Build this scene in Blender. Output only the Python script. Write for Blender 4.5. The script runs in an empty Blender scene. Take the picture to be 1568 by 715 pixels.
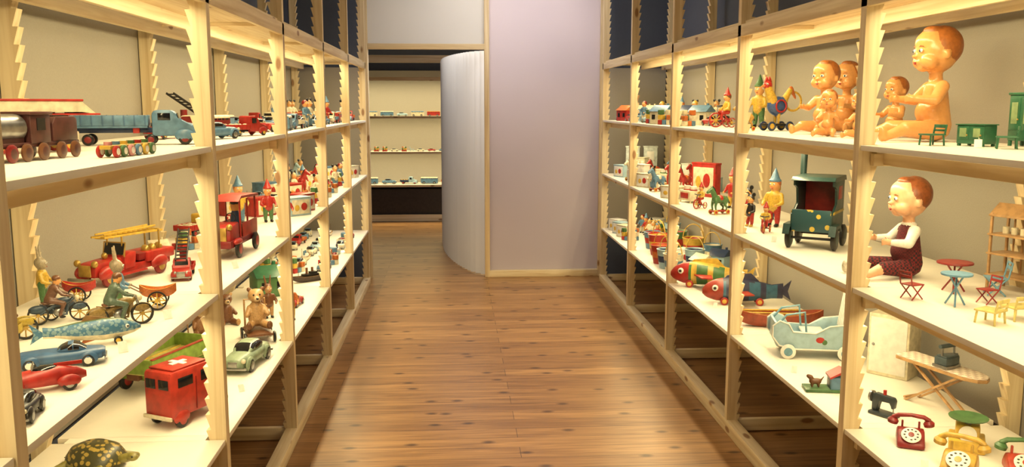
import bpy, bmesh, math, random
import numpy as np
from mathutils import Vector, Matrix, Euler
R=random.Random(7)
sc=bpy.context.scene
COL=bpy.context.collection
rad=math.radians
# ------------------------------------------------------------------ materials
_mc={}
def srgb(c):
    return tuple(((v/255)/12.92 if v/255<=.04045 else ((v/255+.055)/1.055)**2.4) for v in c)
def newmat(name):
    m=bpy.data.materials.new(name);m.use_nodes=True
    nt=m.node_tree;b=nt.nodes['Principled BSDF'];return m,nt,b
def P(rgb,rough=.38,metal=0.0,var=.16,key=None):
    k=(tuple(rgb),rough,metal,var)
    if k in _mc:return _mc[k]
    m,nt,b=newmat('paint_%d_%d_%d'%tuple(rgb))
    g=sum(rgb)/3;c=srgb(tuple((v*.9+g*.1)*.95 for v in rgb))
    tc=nt.nodes.new('ShaderNodeTexCoord');n=nt.nodes.new('ShaderNodeTexNoise');n.inputs['Scale'].default_value=35;n.inputs['Detail'].default_value=5
    nt.links.new(tc.outputs['Object'],n.inputs['Vector'])
    r=nt.nodes.new('ShaderNodeValToRGB');r.color_ramp.elements[0].position=.3;r.color_ramp.elements[1].position=.6
    r.color_ramp.elements[0].color=tuple(v*(1-var*2.2) for v in c)+(1,);r.color_ramp.elements[1].color=c+(1,)
    nt.links.new(n.outputs['Fac'],r.inputs['Fac']);nt.links.new(r.outputs['Color'],b.inputs['Base Color'])
    b.inputs['Roughness'].default_value=rough;b.inputs['Metallic'].default_value=metal
    _mc[k]=m;return m
def wood(name,ax,c1=(230,212,174),c2=(208,184,140)):
    m,nt,b=newmat(name)
    tc=nt.nodes.new('ShaderNodeTexCoord');mp=nt.nodes.new('ShaderNodeMapping')
    s=[38,38,38];s['xyz'.index(ax)]=1.6;mp.inputs['Scale'].default_value=s
    nt.links.new(tc.outputs['Object'],mp.inputs['Vector'])
    n=nt.nodes.new('ShaderNodeTexNoise');n.inputs['Scale'].default_value=1;n.inputs['Detail'].default_value=6;n.inputs['Distortion'].default_value=.6
    nt.links.new(mp.outputs['Vector'],n.inputs['Vector'])
    r=nt.nodes.new('ShaderNodeValToRGB');r.color_ramp.elements[0].position=.35;r.color_ramp.elements[1].position=.62
    r.color_ramp.elements[0].color=srgb(c2)+(1,);r.color_ramp.elements[1].color=srgb(c1)+(1,)
    nt.links.new(n.outputs['Fac'],r.inputs['Fac'])
    mp2=nt.nodes.new('ShaderNodeMapping');s=[9,9,9];s['xyz'.index(ax)]=3.5;mp2.inputs['Scale'].default_value=s
    nt.links.new(tc.outputs['Object'],mp2.inputs['Vector'])
    v=nt.nodes.new('ShaderNodeTexVoronoi');v.inputs['Scale'].default_value=1;nt.links.new(mp2.outputs['Vector'],v.inputs['Vector'])
    r2=nt.nodes.new('ShaderNodeValToRGB');r2.color_ramp.elements[0].position=.09;r2.color_ramp.elements[1].position=.15
    r2.color_ramp.elements[0].color=srgb((150,100,55))+(1,);r2.color_ramp.elements[1].color=(1,1,1,1)
    nt.links.new(v.outputs['Distance'],r2.inputs['Fac'])
    mx=nt.nodes.new('ShaderNodeMix');mx.data_type='RGBA';mx.blend_type='MULTIPLY';mx.inputs[0].default_value=.8
    nt.links.new(r.outputs['Color'],mx.inputs[6]);nt.links.new(r2.outputs['Color'],mx.inputs[7])
    nt.links.new(mx.outputs[2],b.inputs['Base Color']);b.inputs['Roughness'].default_value=.55
    return m
WX=wood('pine_x','x');WY=wood('pine_y','y');WZ=wood('pine_z','z')
def flat(name,rgb,rough=.7,scale=60,amt=.06,bump=.0):
    m,nt,b=newmat(name);c=srgb(rgb)
    tc=nt.nodes.new('ShaderNodeTexCoord');n=nt.nodes.new('ShaderNodeTexNoise');n.inputs['Scale'].default_value=scale
    nt.links.new(tc.outputs['Object'],n.inputs['Vector'])
    r=nt.nodes.new('ShaderNodeValToRGB')
    r.color_ramp.elements[0].color=tuple(v*(1-amt) for v in c)+(1,);r.color_ramp.elements[1].color=tuple(min(1,v*(1+amt)) for v in c)+(1,)
    nt.links.new(n.outputs['Fac'],r.inputs['Fac']);nt.links.new(r.outputs['Color'],b.inputs['Base Color'])
    b.inputs['Roughness'].default_value=rough
    if bump:
        bp=nt.nodes.new('ShaderNodeBump');bp.inputs['Strength'].default_value=bump;bp.inputs['Distance'].default_value=.002
        nt.links.new(n.outputs['Fac'],bp.inputs['Height']);nt.links.new(bp.outputs['Normal'],b.inputs['Normal'])
    return m
FAB=flat('beige_fabric',(158,152,140),.9,180,.08,.3)
DARKW=flat('slate_wall',(78,86,104),.8,30)
SHELF=flat('white_shelf_board',(238,232,218),.45,25,.03)
CEIL=flat('ceiling_paint',(200,195,188),.9)
def checker(name,c1,c2,s):
    m,nt,b=newmat(name);tc=nt.nodes.new('ShaderNodeTexCoord');k=nt.nodes.new('ShaderNodeTexChecker')
    k.inputs['Color1'].default_value=srgb(c1)+(1,);k.inputs['Color2'].default_value=srgb(c2)+(1,);k.inputs['Scale'].default_value=s
    nt.links.new(tc.outputs['Object'],k.inputs['Vector']);nt.links.new(k.outputs['Color'],b.inputs['Base Color']);b.inputs['Roughness'].default_value=.8
    return m
def spots(name,c1,c2,s,th=.35,rough=.35):
    m,nt,b=newmat(name);tc=nt.nodes.new('ShaderNodeTexCoord');k=nt.nodes.new('ShaderNodeTexVoronoi');k.inputs['Scale'].default_value=s
    r=nt.nodes.new('ShaderNodeValToRGB');r.color_ramp.interpolation='CONSTANT';r.color_ramp.elements[1].position=th
    r.color_ramp.elements[0].color=srgb(c1)+(1,);r.color_ramp.elements[1].color=srgb(c2)+(1,)
    nt.links.new(tc.outputs['Object'],k.inputs['Vector']);nt.links.new(k.outputs['Distance'],r.inputs['Fac'])
    nt.links.new(r.outputs['Color'],b.inputs['Base Color']);b.inputs['Roughness'].default_value=rough
    return m
PLAID=checker('red_plaid',(112,28,34),(40,20,28),46)
VEST=checker('maroon_vest',(96,26,32),(70,20,28),60)
def floor_mat():
    m,nt,b=newmat('floor_boards')
    tc=nt.nodes.new('ShaderNodeTexCoord')
    br=nt.nodes.new('ShaderNodeTexBrick');br.inputs['Scale'].default_value=1;br.inputs['Brick Width'].default_value=2.6;br.inputs['Row Height'].default_value=.125
    br.inputs['Mortar Size'].default_value=.0014;br.offset=.37;br.inputs['Bias'].default_value=0
    br.inputs['Color1'].default_value=srgb((174,132,84))+(1,);br.inputs['Color2'].default_value=srgb((144,104,62))+(1,);br.inputs['Mortar'].default_value=srgb((70,46,28))+(1,)
    nt.links.new(tc.outputs['Object'],br.inputs['Vector'])
    mp=nt.nodes.new('ShaderNodeMapping');mp.inputs['Scale'].default_value=(2.2,34,1);nt.links.new(tc.outputs['Object'],mp.inputs['Vector'])
    n=nt.nodes.new('ShaderNodeTexNoise');n.inputs['Scale'].default_value=1;n.inputs['Detail'].default_value=8;n.inputs['Distortion'].default_value=1.2;nt.links.new(mp.outputs['Vector'],n.inputs['Vector'])
    r=nt.nodes.new('ShaderNodeValToRGB');r.color_ramp.elements[0].position=.3;r.color_ramp.elements[1].position=.7
    r.color_ramp.elements[0].color=(.55,.49,.43,1);r.color_ramp.elements[1].color=(1.1,1.1,1.1,1);nt.links.new(n.outputs['Fac'],r.inputs['Fac'])
    mx=nt.nodes.new('ShaderNodeMix');mx.data_type='RGBA';mx.blend_type='MULTIPLY';mx.inputs[0].default_value=1
    nt.links.new(br.outputs['Color'],mx.inputs[6]);nt.links.new(r.outputs['Color'],mx.inputs[7])
    mp2=nt.nodes.new('ShaderNodeMapping');mp2.inputs['Scale'].default_value=(2.6,4.8,1);nt.links.new(tc.outputs['Object'],mp2.inputs['Vector'])
    v=nt.nodes.new('ShaderNodeTexVoronoi');v.voronoi_dimensions='2D';v.inputs['Scale'].default_value=1;nt.links.new(mp2.outputs['Vector'],v.inputs['Vector'])
    r2=nt.nodes.new('ShaderNodeValToRGB');r2.color_ramp.elements[0].position=.035;r2.color_ramp.elements[1].position=.11
    r2.color_ramp.elements[0].color=(.16,.1,.06,1);r2.color_ramp.elements[1].color=(1,1,1,1);nt.links.new(v.outputs['Distance'],r2.inputs['Fac'])
    mx2=nt.nodes.new('ShaderNodeMix');mx2.data_type='RGBA';mx2.blend_type='MULTIPLY';mx2.inputs[0].default_value=.85
    nt.links.new(mx.outputs[2],mx2.inputs[6]);nt.links.new(r2.outputs['Color'],mx2.inputs[7])
    nt.links.new(mx2.outputs[2],b.inputs['Base Color']);b.inputs['Roughness'].default_value=.34
    return m
FLOOR=floor_mat()
def panel_mat(name,ca,cb,tr):
    m,nt,b=newmat(name);tc=nt.nodes.new('ShaderNodeTexCoord');n=nt.nodes.new('ShaderNodeTexNoise');n.inputs['Scale'].default_value=1.2
    nt.links.new(tc.outputs['Object'],n.inputs['Vector']);r=nt.nodes.new('ShaderNodeValToRGB')
    r.color_ramp.elements[0].color=srgb(ca)+(1,);r.color_ramp.elements[1].color=srgb(cb)+(1,)
    nt.links.new(n.outputs['Fac'],r.inputs['Fac']);nt.links.new(r.outputs['Color'],b.inputs['Base Color'])
    b.inputs['Roughness'].default_value=.2
    t=nt.nodes.new('ShaderNodeBsdfTranslucent');nt.links.new(r.outputs['Color'],t.inputs['Color'])
    mx=nt.nodes.new('ShaderNodeMixShader');mx.inputs[0].default_value=tr
    nt.links.new(b.outputs[0],mx.inputs[1]);nt.links.new(t.outputs[0],mx.inputs[2]);nt.links.new(mx.outputs[0],nt.nodes['Material Output'].inputs['Surface'])
    return m
PANEL=panel_mat('translucent_panel',(214,206,212),(230,222,225),.45)
PANELW=panel_mat('translucent_white',(218,216,214),(232,230,226),.4)
RED=P((190,40,32));DRED=P((140,26,26));BLUE=P((92,136,170));NAVY=P((40,62,104));TEAL=P((38,70,72));YEL=P((224,180,60));ORG=P((214,112,46));GRN=P((80,126,72));LGRN=P((150,176,120));CREAM=P((232,220,186))
WHT=P((240,236,226),.38,0,.06);BLK=P((28,26,26));GLS=P((24,26,30),.12);STL=P((170,170,168),.3,.85);BRN=P((120,74,44));TAN=P((196,150,96));GOLD=P((204,164,74),.3,.5);PINK=P((228,150,150));LBL=P((166,200,214),.38,0,.08);DGN=P((46,112,76));MAR=P((92,50,46))
SKIN=P((240,168,94),.26,0,.04);HAIR=P((190,108,44),.4,0,.12);EYB=P((60,90,130),.15);LIP=P((190,60,50));SHOE=P((232,222,200))
# ------------------------------------------------------------------ builder
class B:
    def __init__(s):s.bm=bmesh.new();s.ml=[]
    def mi(s,m):
        if m not in s.ml:s.ml.append(m)
        return s.ml.index(m)
    def add(s,t,m,M=None,mf=None):
        if M is not None:t.transform(M)
        bmesh.ops.recalc_face_normals(t,faces=t.faces)
        i=s.mi(m)
        for f in t.faces:
            f.smooth=True;f.material_index=i if mf is None else s.mi(mf(f.calc_center_median(),f.normal) or m)
        me=bpy.data.meshes.new('t');t.to_mesh(me);t.free();s.bm.from_mesh(me);bpy.data.meshes.remove(me)
    def box(s,c,sz,m,bev=0,rot=(0,0,0),mf=None):
        t=bmesh.new();bmesh.ops.create_cube(t,size=1)
        for v in t.verts:v.co=Vector((v.co.x*sz[0],v.co.y*sz[1],v.co.z*sz[2]))
        if bev:bmesh.ops.bevel(t,geom=t.edges[:],offset=min(bev,min(sz)*.45),segments=2,affect='EDGES',profile=.5)
        s.add(t,m,Matrix.LocRotScale(Vector(c),Euler(rot),None),mf)
    def ell(s,c,r,m,rot=(0,0,0),mf=None,seg=16):
        if not hasattr(r,'__len__'):r=(r,r,r)
        t=bmesh.new();bmesh.ops.create_uvsphere(t,u_segments=seg,v_segments=max(6,seg*5//8),radius=1)
        s.add(t,m,Matrix.LocRotScale(Vector(c),Euler(rot),Vector(r)),mf)
    def cyl(s,a,b,r,m,r2=None,seg=16):
        a=Vector(a);b=Vector(b);d=b-a;r2=r if r2 is None else r2
        t=bmesh.new();bmesh.ops.create_cone(t,cap_ends=True,segments=seg,radius1=r,radius2=max(r2,1e-5),depth=d.length)
        q=d.to_track_quat('Z','Y');s.add(t,m,Matrix.LocRotScale((a+b)/2,q,None))
    def lathe(s,pr,m,c=(0,0,0),rot=(0,0,0),seg=24,mf=None,sc3=None):
        t=bmesh.new();rings=[]
        for r,z in pr:
            if r<1e-6:rings.append([t.verts.new((0,0,z))])
            else:rings.append([t.verts.new((r*math.cos(2*math.pi*i/seg),r*math.sin(2*math.pi*i/seg),z)) for i in range(seg)])
        for a,b in zip(rings,rings[1:]):
            for i in range(seg):
                j=(i+1)%seg
                if len(a)==1 and len(b)==1:continue
                if len(a)==1:t.faces.new((a[0],b[j],b[i]))
                elif len(b)==1:t.faces.new((a[i],a[j],b[0]))
                else:t.faces.new((a[i],a[j],b[j],b[i]))
        s.add(t,m,Matrix.LocRotScale(Vector(c),Euler(rot),Vector(sc3) if sc3 else None),mf)
    def prism(s,pts,th,m,c=(0,0,0),bev=0,rot=(0,0,0),mf=None):
        t=bmesh.new();a=[t.verts.new((p[0],-th/2,p[1])) for p in pts];b=[t.verts.new((p[0],th/2,p[1])) for p in pts]
        t.faces.new(a);t.faces.new(b[::-1]);n=len(pts)
        for i in range(n):t.faces.new((a[i],b[i],b[(i+1)%n],a[(i+1)%n]))
        if bev:bmesh.ops.bevel(t,geom=t.edges[:],offset=bev,segments=2,affect='EDGES',profile=.5)
        s.add(t,m,Matrix.LocRotScale(Vector(c),Euler(rot),None),mf)
    def slab(s,pts,z0,z1,m,bev=0):
        s.prism([(p[0],-p[1]) for p in pts],z1-z0,m,(0,0,(z0+z1)/2),bev,(rad(90),0,0))
    def tube(s,pts,r,m,seg=8,closed=False):
        pts=[Vector(p) for p in pts];n=len(pts);rr=r if hasattr(r,'__len__') else [r]*n
        t=bmesh.new();rings=[];up=None
        for i,p in enumerate(pts):
            if closed:d=pts[(i+1)%n]-pts[i-1]
            else:d=pts[min(i+1,n-1)]-pts[max(i-1,0)]
            d.normalize()
            if up is None:
                up=Vector((0,0,1)) if abs(d.z)<.9 else Vector((1,0,0))
            u=(up-d*up.dot(d)).normalized();w=d.cross(u);up=u
            rings.append([t.verts.new(p+(u*math.cos(2*math.pi*k/seg)+w*math.sin(2*math.pi*k/seg))*rr[i]) for k in range(seg)])
        for i in range(n if closed else n-1):
            a=rings[i];b=rings[(i+1)%n]
            for k in range(seg):t.faces.new((a[k],a[(k+1)%seg],b[(k+1)%seg],b[k]))
        if not closed:
            t.faces.new(rings[0][::-1]);t.faces.new(rings[-1])
        s.add(t,m)
    def ring(s,c,Rr,r,m,ax='y',seg=24):
        pts=[]
        for i in range(seg):
            a=2*math.pi*i/seg;x,y=Rr*math.cos(a),Rr*math.sin(a)
            pts.append(Vector(c)+Vector({'y':(x,0,y),'x':(0,x,y),'z':(x,y,0)}[ax]))
        s.tube(pts,r,m,6,True)
    def loft(s,secs,m,N=24,mf=None,M=None):
        t=bmesh.new();rings=[]
        for x,zc,w,h,n in secs:
            rg=[]
            for k in range(N):
                a=2*math.pi*(k+.5)/N;ca,sa=math.cos(a),math.sin(a)
                rg.append(t.verts.new((x,w*math.copysign(abs(ca)**(2/n),ca),zc+h*math.copysign(abs(sa)**(2/n),sa))))
            rings.append(rg)
        for a,b in zip(rings,rings[1:]):
            for k in range(N):t.faces.new((a[k],a[(k+1)%N],b[(k+1)%N],b[k]))
        t.faces.new(rings[0]);t.faces.new(rings[-1][::-1])
        s.add(t,m,M,mf)
    def wheel(s,c,r,w,tm=BLK,hm=STL,spokes=0):
        if spokes:
            s.lathe([(r*.84,-w/2),(r,-w/2),(r,w/2),(r*.84,w/2),(r*.84,-w/2)],tm,c,(rad(90),0,0))
            for i in range(spokes):
                a=math.pi*2*i/spokes;s.cyl(c,(c[0]+r*.9*math.cos(a),c[1],c[2]+r*.9*math.sin(a)),r*.06,hm,seg=6)
            s.lathe([(0,-w*.7),(r*.18,-w*.7),(r*.18,w*.7),(0,w*.7)],hm,c,(rad(90),0,0),12)
        else:
            s.lathe([(0,-w/2),(r*.8,-w/2),(r,-w/4),(r,w/4),(r*.8,w/2),(0,w/2)],tm,c,(rad(90),0,0))
            s.lathe([(0,-w*.62),(r*.3,-w*.6),(r*.58,-w*.5),(r*.58,w*.5),(r*.3,w*.6),(0,w*.62)],hm,c,(rad(90),0,0),16)
    def hull(s,L,W,H,m,dm,c=(0,0,0),z0=0,sheer=.25,n=14):
        t=bmesh.new();rows=[]
        for i in range(n+1):
            u=-1+2*i/n;w=W/2*max(0,1-abs(u)**2.6)**.7;top=z0+H*(1+sheer*u*u);x=u*L/2
            bot=z0+H*.55*abs(u)**4;rows.append([(x,-w,top),(x,-w*.92,(top+bot)/2),(x,-w*.5,bot+H*.05),(x*.96,0,bot),(x,w*.5,bot+H*.05),(x,w*.92,(top+bot)/2),(x,w,top),(x*.97,w*.86,top),(x*.95,w*.8,top-H*.3),(x*.95,-w*.8,top-H*.3),(x*.97,-w*.86,top)])
        vs=[[t.verts.new(p) for p in r] for r in rows];k=len(rows[0]);hi=s.mi(m);
        for a,b in zip(vs,vs[1:]):
            for j in range(k):
                t.faces.new((a[j],a[(j+1)%k],b[(j+1)%k],b[j]))
        bmesh.ops.remove_doubles(t,verts=t.verts,dist=1e-5)
        s.add(t,m,Matrix.Translation(c),lambda co,no:dm if (no.z>.7) else m)
    def blob(s,prims,vox):
        t=bmesh.new()
        for p in prims:
            if p[0]=='e':
                bmesh.ops.create_icosphere(t,subdivisions=3,radius=1,matrix=Matrix.LocRotScale(Vector(p[1]),None,Vector(p[2])))
            else:
                a=Vector(p[1]);b=Vector(p[2]);d=b-a;q=d.to_track_quat('Z','Y')
                bmesh.ops.create_icosphere(t,subdivisions=2,radius=p[3],matrix=Matrix.Translation(a));bmesh.ops.create_icosphere(t,subdivisions=2,radius=p[4],matrix=Matrix.Translation(b))
                bmesh.ops.create_cone(t,cap_ends=True,segments=14,radius1=p[3],radius2=p[4],depth=max(d.length,1e-4),matrix=Matrix.LocRotScale((a+b)/2,q,None))
        me=bpy.data.meshes.new('b');t.to_mesh(me);t.free();o=bpy.data.objects.new('b',me);COL.objects.link(o)
        r=o.modifiers.new('r','REMESH');r.mode='VOXEL';r.voxel_size=vox
        sm=o.modifiers.new('s','SMOOTH');sm.factor=.5;sm.iterations=3
        dg=bpy.context.evaluated_depsgraph_get();em=bpy.data.meshes.new_from_object(o.evaluated_get(dg))
        nf=len(em.polygons);cc=np.empty(nf*3,dtype=np.float32);em.polygons.foreach_get('center',cc);cc=cc.reshape(-1,3)
        D=[]
        for p in prims:
            if p[0]=='e':
                rr=np.array(p[2]);D.append((np.linalg.norm((cc-np.array(p[1]))/rr,axis=1)-1)*rr.min())
            else:
                a=np.array(p[1]);b=np.array(p[2]);d=b-a;tt=np.clip((cc-a)@d/max(d@d,1e-9),0,1)
                D.append(np.linalg.norm(cc-(a+tt[:,None]*d),axis=1)-(p[3]+tt*(p[4]-p[3])))
        idx=np.argmin(np.array(D),axis=0);mi=np.array([s.mi(p[-1]) for p in prims],dtype=np.int32)[idx]
        em.polygons.foreach_set('material_index',mi);em.polygons.foreach_set('use_smooth',np.ones(nf,dtype=bool))
        s.bm.from_mesh(em);bpy.data.meshes.remove(em);bpy.data.objects.remove(o);bpy.data.meshes.remove(me)
    def put(s,name,x,y,z,rot=0,k=1.0,sharp=38):
        me=bpy.data.meshes.new(name);s.bm.normal_update()
        zmin=min(v.co.z for v in s.bm.verts)
        s.bm.transform(Matrix.Translation((0,0,-zmin)))
        s.bm.to_mesh(me);s.bm.free()
        for m in s.ml:me.materials.append(m)
        try:me.set_sharp_from_angle(angle=rad(sharp))
        except Exception:pass
        o=bpy.data.objects.new(name,me);COL.objects.link(o)
        if name in('posts','rails','battens','board','backing','translucent_partition'):z=zmin-.0005
        o.location=(x,y,z+.0005);o.rotation_euler=(0,0,rad(rot));o.scale=(k,k,k)
        return o
def dup(o,x,y,z,rot,k=None):
    n=o.copy();COL.objects.link(n);n.location=(x,y,z+.0005);n.rotation_euler=(0,0,rad(rot))
    if k:n.scale=(k,k,k)
    return n
def simple(name,c,sz,m,bev=0):
    b=B();b.box((0,0,sz[2]/2),sz,m,bev);o=b.put(name,c[0],c[1],c[2]-sz[2]/2);o.location.z=c[2]-sz[2]/2;return o
# ------------------------------------------------------------------ camera
H=1.61
cd=bpy.data.cameras.new('camera');cam=bpy.data.objects.new('camera',cd);COL.objects.link(cam)
cam.location=(0,0,H);cam.rotation_euler=(rad(90-8.26),0,-rad(3.775));cd.sensor_width=36;cd.lens=31.0;cd.clip_start=.02
sc.camera=cam
# ------------------------------------------------------------------ room
XL,XR=-.77,1.34;DEP=.6;BL,BR=XL-DEP-.05,XR+DEP+.05
simple('floor',(.3,6,-.05),(6.6,15,.1),FLOOR)
simple('ceiling',(.3,6,3.05),(6.6,15,.1),CEIL)
simple('wall_left',(BL-.1,3.6,1.5),(.1,9.6,3),DARKW)
simple('wall_right',(BR+.1,3.6,1.5),(.1,9.6,3),DARKW)
simple('wall_back',(.3,-1.2,1.5),(3.6,.1,3),DARKW)
simple('wall_far',(.3,12.95,1.5),(6.4,.1,3),DARKW)
simple('wall_far_left',(-2.85,10.6,1.5),(.1,4.6,3),DARKW)
simple('wall_far_right',(3.45,10.6,1.5),(.1,4.6,3),DARKW)
simple('wall_end_left',((BL-.05-.82)/2,8.24,1.5),(abs(BL-.05+.82),.06,3),DARKW)
simple('wall_end_right',((BR+.05+1.43)/2,8.24,1.5),(abs(BR+.05-1.43),.06,3),DARKW)
b=B()
for x,w in ((-.795,.05),(.31,.045),(1.395,.07)):b.box((x,8.24,1.5),(w,.07,3.0),WZ,.003)
b.box((-.24,8.235,2.14),(1.06,.065,.05),WX,.003)
b.box((.845,8.235,.03),(1.03,.065,.06),WX,.003)
b.box((-.24,8.25,2.58),(1.06,.012,.83),PANELW)
b.box((.845,8.25,1.53),(1.03,.012,2.93),PANEL)
b.put('translucent_partition',0,0,0)
# pleated screen: sweeps back from the partition post into the far room
b=B();KP=[Vector(p) for p in ((.33,8.2,0),(.285,8.30,0),(.17,8.46,0),(.05,8.82,0),(-.025,9.15,0),(-.09,9.6,0),(-.12,10.1,0),(-.13,10.5,0),(-.13,10.8,0))]
dense=[]
for i in range(1,len(KP)-2):
    for j in range(20):
        u=j/20;p0,p1,p2,p3=KP[i-1],KP[i],KP[i+1],KP[i+2]
        dense.append(.5*((2*p1)+(p2-p0)*u+(2*p0-5*p1+4*p2-p3)*u*u+(3*p1-p0-3*p2+p3)*u**3))
path=[dense[0]];acc=0
for a,c in zip(dense,dense[1:]):
    acc+=(c-a).length
    if acc>.034:path.append(c);acc=0
NP=len(path);t=bmesh.new();pv=None
for i,p in enumerate(path):
    d=(path[min(i+1,NP-1)]-path[max(i-1,0)]).normalized();nn=Vector((-d.y,d.x,0));q=p+nn*(.016 if i%2 else -.016)
    a=t.verts.new((q.x,q.y,.02));c=t.verts.new((q.x,q.y,2.12))
    if pv:t.faces.new((pv[0],a,c,pv[1]))
    pv=(a,c)
b.add(t,PANELW)
for f in b.bm.faces:f.smooth=False
b.put('pleated_folding_screen',0,0,0.01,sharp=10)
# shelving
def shelving(name,side,ys):
    e=bpy.data.objects.new(name,None);COL.objects.link(e)
    xf=XL if side<0 else XR;s=side
    def ch(o,n):o.name=n;o.parent=e
    def X(d):return xf+s*d
    def tooth(x0,dx,td):
        pts=[(x0,0.0)];pts.append((x0+dx,0))
        z=.04
        while z<2.94:
            pts+=[(x0+dx,z),(x0+dx+td,z+.052),(x0+dx,z+.0525)];z+=.055
        pts+=[(x0+dx,2.998),(x0,2.998)];return pts
    b=B()
    for y in ys:
        b.prism(tooth(X(0),s*.05,s*.016),.04,WZ,(0,y,0));
        b.prism(tooth(X(DEP+.04),-s*.05,-s*.016),.04,WZ,(0,y,0))
    ch(b.put('posts',0,0,0),'posts')
    b=B();y0=ys[0]-.02;y1=ys[-1]+.02;L=y1-y0;yc=(y0+y1)/2
    b.box((X(.025),yc,.0325),(.058,L,.065),WY,.003);b.box((X(DEP+.01),yc,.0325),(.05,L,.065),WY,.003)
    for z in (1.48,1.0,.5):
        b.box((X(.085),yc,z-.018-.024),(.024,L,.046),WY,.002)
        b.box((X(.515),yc,z-.018-.024),(.02,L,.046),WY,.002)
    b.box((X(.01),yc,1.955),(.02,L,.055),WY,.002);b.box((X(DEP-.05),yc,1.955),(.03,L,.06),WY,.002);b.box((X(.36),yc,1.955),(.02,L,.055),WY,.002)
    ch(b.put('rails',0,0,.0),'rails')
    b=B()
    for y in ys:
        for z in (1.48,1.0,.5):b.box((X(DEP/2),y-.035,z-.018-.03),(DEP-.08,.026,.04),WX,.002)
        b.box((X(DEP/2),y-.0,1.99),(DEP-.1,.03,.05),WX,.002);b.box((X(DEP/2),y,.035),(DEP-.06,.03,.06),WX,.002)
    ch(b.put('battens',0,0,.0),'battens')
    for n,(z,d0,d1) in enumerate(((1.48,.004,DEP-.03),(1.0,.004,DEP-.03),(.5,.004,DEP-.03),(2.0,0.02,.4))):
        b=B()
        for a,c in zip(ys,ys[1:]):
            b.box((X((d0+d1)/2),(a+c)/2,z-.009),(d1-d0,c-a-.044,.018),SHELF if n<3 else WY,.002)
            if n<3:b.box((X(.3),a,z-.009),(.46,.05,.018),SHELF)
        ch(b.put('board',0,0,0),'board_%d'%n)
    return e
YL=[.29,1.55]+[2.91+1.26*i for i in range(5)];YR=[.35+1.27*i-.02 for i in range(7)]
EL=shelving('display_shelving',-1,YL)
ER=shelving('display_shelving',1,YR)
for s_,e,ys,x in ((-1,EL,YL,BL+.0),(1,ER,YR,BR-.0)):
    b=B()
    for a,c in zip([ys[0]-.5]+ys,ys+[8.18]):
        b.box((x+s_*.0,(a+c)/2,1.2),(.012,c-a-.006,1.5),FAB,.002)
    o=b.put('backing',0,0,0);o.parent=e
    b=B();b.box((x-s_*.3,8.19,1.2),(.56,.012,1.5),FAB,.002);o=b.put('backing',0,0,0);o.parent=e
# lights
def area(name,loc,rot,sx,sy,pw,col):
    l=bpy.data.lights.new(name,'AREA');l.shape='RECTANGLE';l.size=sx;l.size_y=sy;l.energy=pw;l.color=col
    o=bpy.data.objects.new(name,l);COL.objects.link(o);o.location=loc;o.rotation_euler=rot;return o
WARM=(1,.82,.45)
for s_,xf,ys in ((-1,XL,YL),(1,XR,YR)):
    for z,p in ((1.955,46),(1.43,39),(.95,37)):
        area('strip_light',(xf+s_*.115,4.0,z-.01),(0,rad(-18*s_),0),.03,7.4,p,WARM)
area('ceiling_light',(.28,3.2,2.98),(0,0,0),.8,7,22,(1,.87,.68))
area('ceiling_light',(.5,7.3,2.95),(rad(15),0,0),1.3,.4,16,(1,.96,.93))
area('ceiling_light',(.6,9.2,2.9),(rad(-25),0,0),1.8,.8,80,(1,.96,.93))
area('far_shelf_light',(-.6,12.42,1.93),(rad(10),0,0),3.2,.04,26,WARM)
area('far_shelf_light',(-.6,12.42,1.42),(rad(10),0,0),3.2,.04,18,WARM)
area('far_shelf_light',(-.6,12.42,.94),(rad(10),0,0),3.2,.04,18,WARM)
w=bpy.data.worlds.new('world');sc.world=w;w.use_nodes=True;w.node_tree.nodes['Background'].inputs[0].default_value=(.9,.85,.8,1);w.node_tree.nodes['Background'].inputs[1].default_value=.15
sc.view_settings.view_transform='Standard'
# far shelving
e=bpy.data.objects.new('far_display_shelving',None);COL.objects.link(e)
b=B()
for z in (1.46,.97,.51):b.box((-.6,12.6,z-.01),(3.4,.5,.02),SHELF,.002);b.box((-.6,12.345,z-.012),(3.4,.012,.03),WX)
b.box((-.6,12.35,1.97),(3.4,.02,.05),WX);b.box((-.6,12.35,.05),(3.4,.05,.09),WX);b.box((-.6,12.84,1.3),(3.4,.02,1.6),FAB);b.box((-.6,12.42,.27),(3.4,.02,.36),P((50,40,36)))
for x in (-2.25,1.05):b.box((x,12.38,1.1),(.05,.06,2.2),WZ)
o=b.put('backing',0,0,0);o.parent=e
b=B();b.box((-.3,11.2,2.18),(3.0,.06,.09),WX,.003)
for x in (-1.75,1.15):b.box((x,11.2,1.5),(.06,.06,3.0),WZ,.003)
b.put('timber_door_frame',0,0,0)
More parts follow.
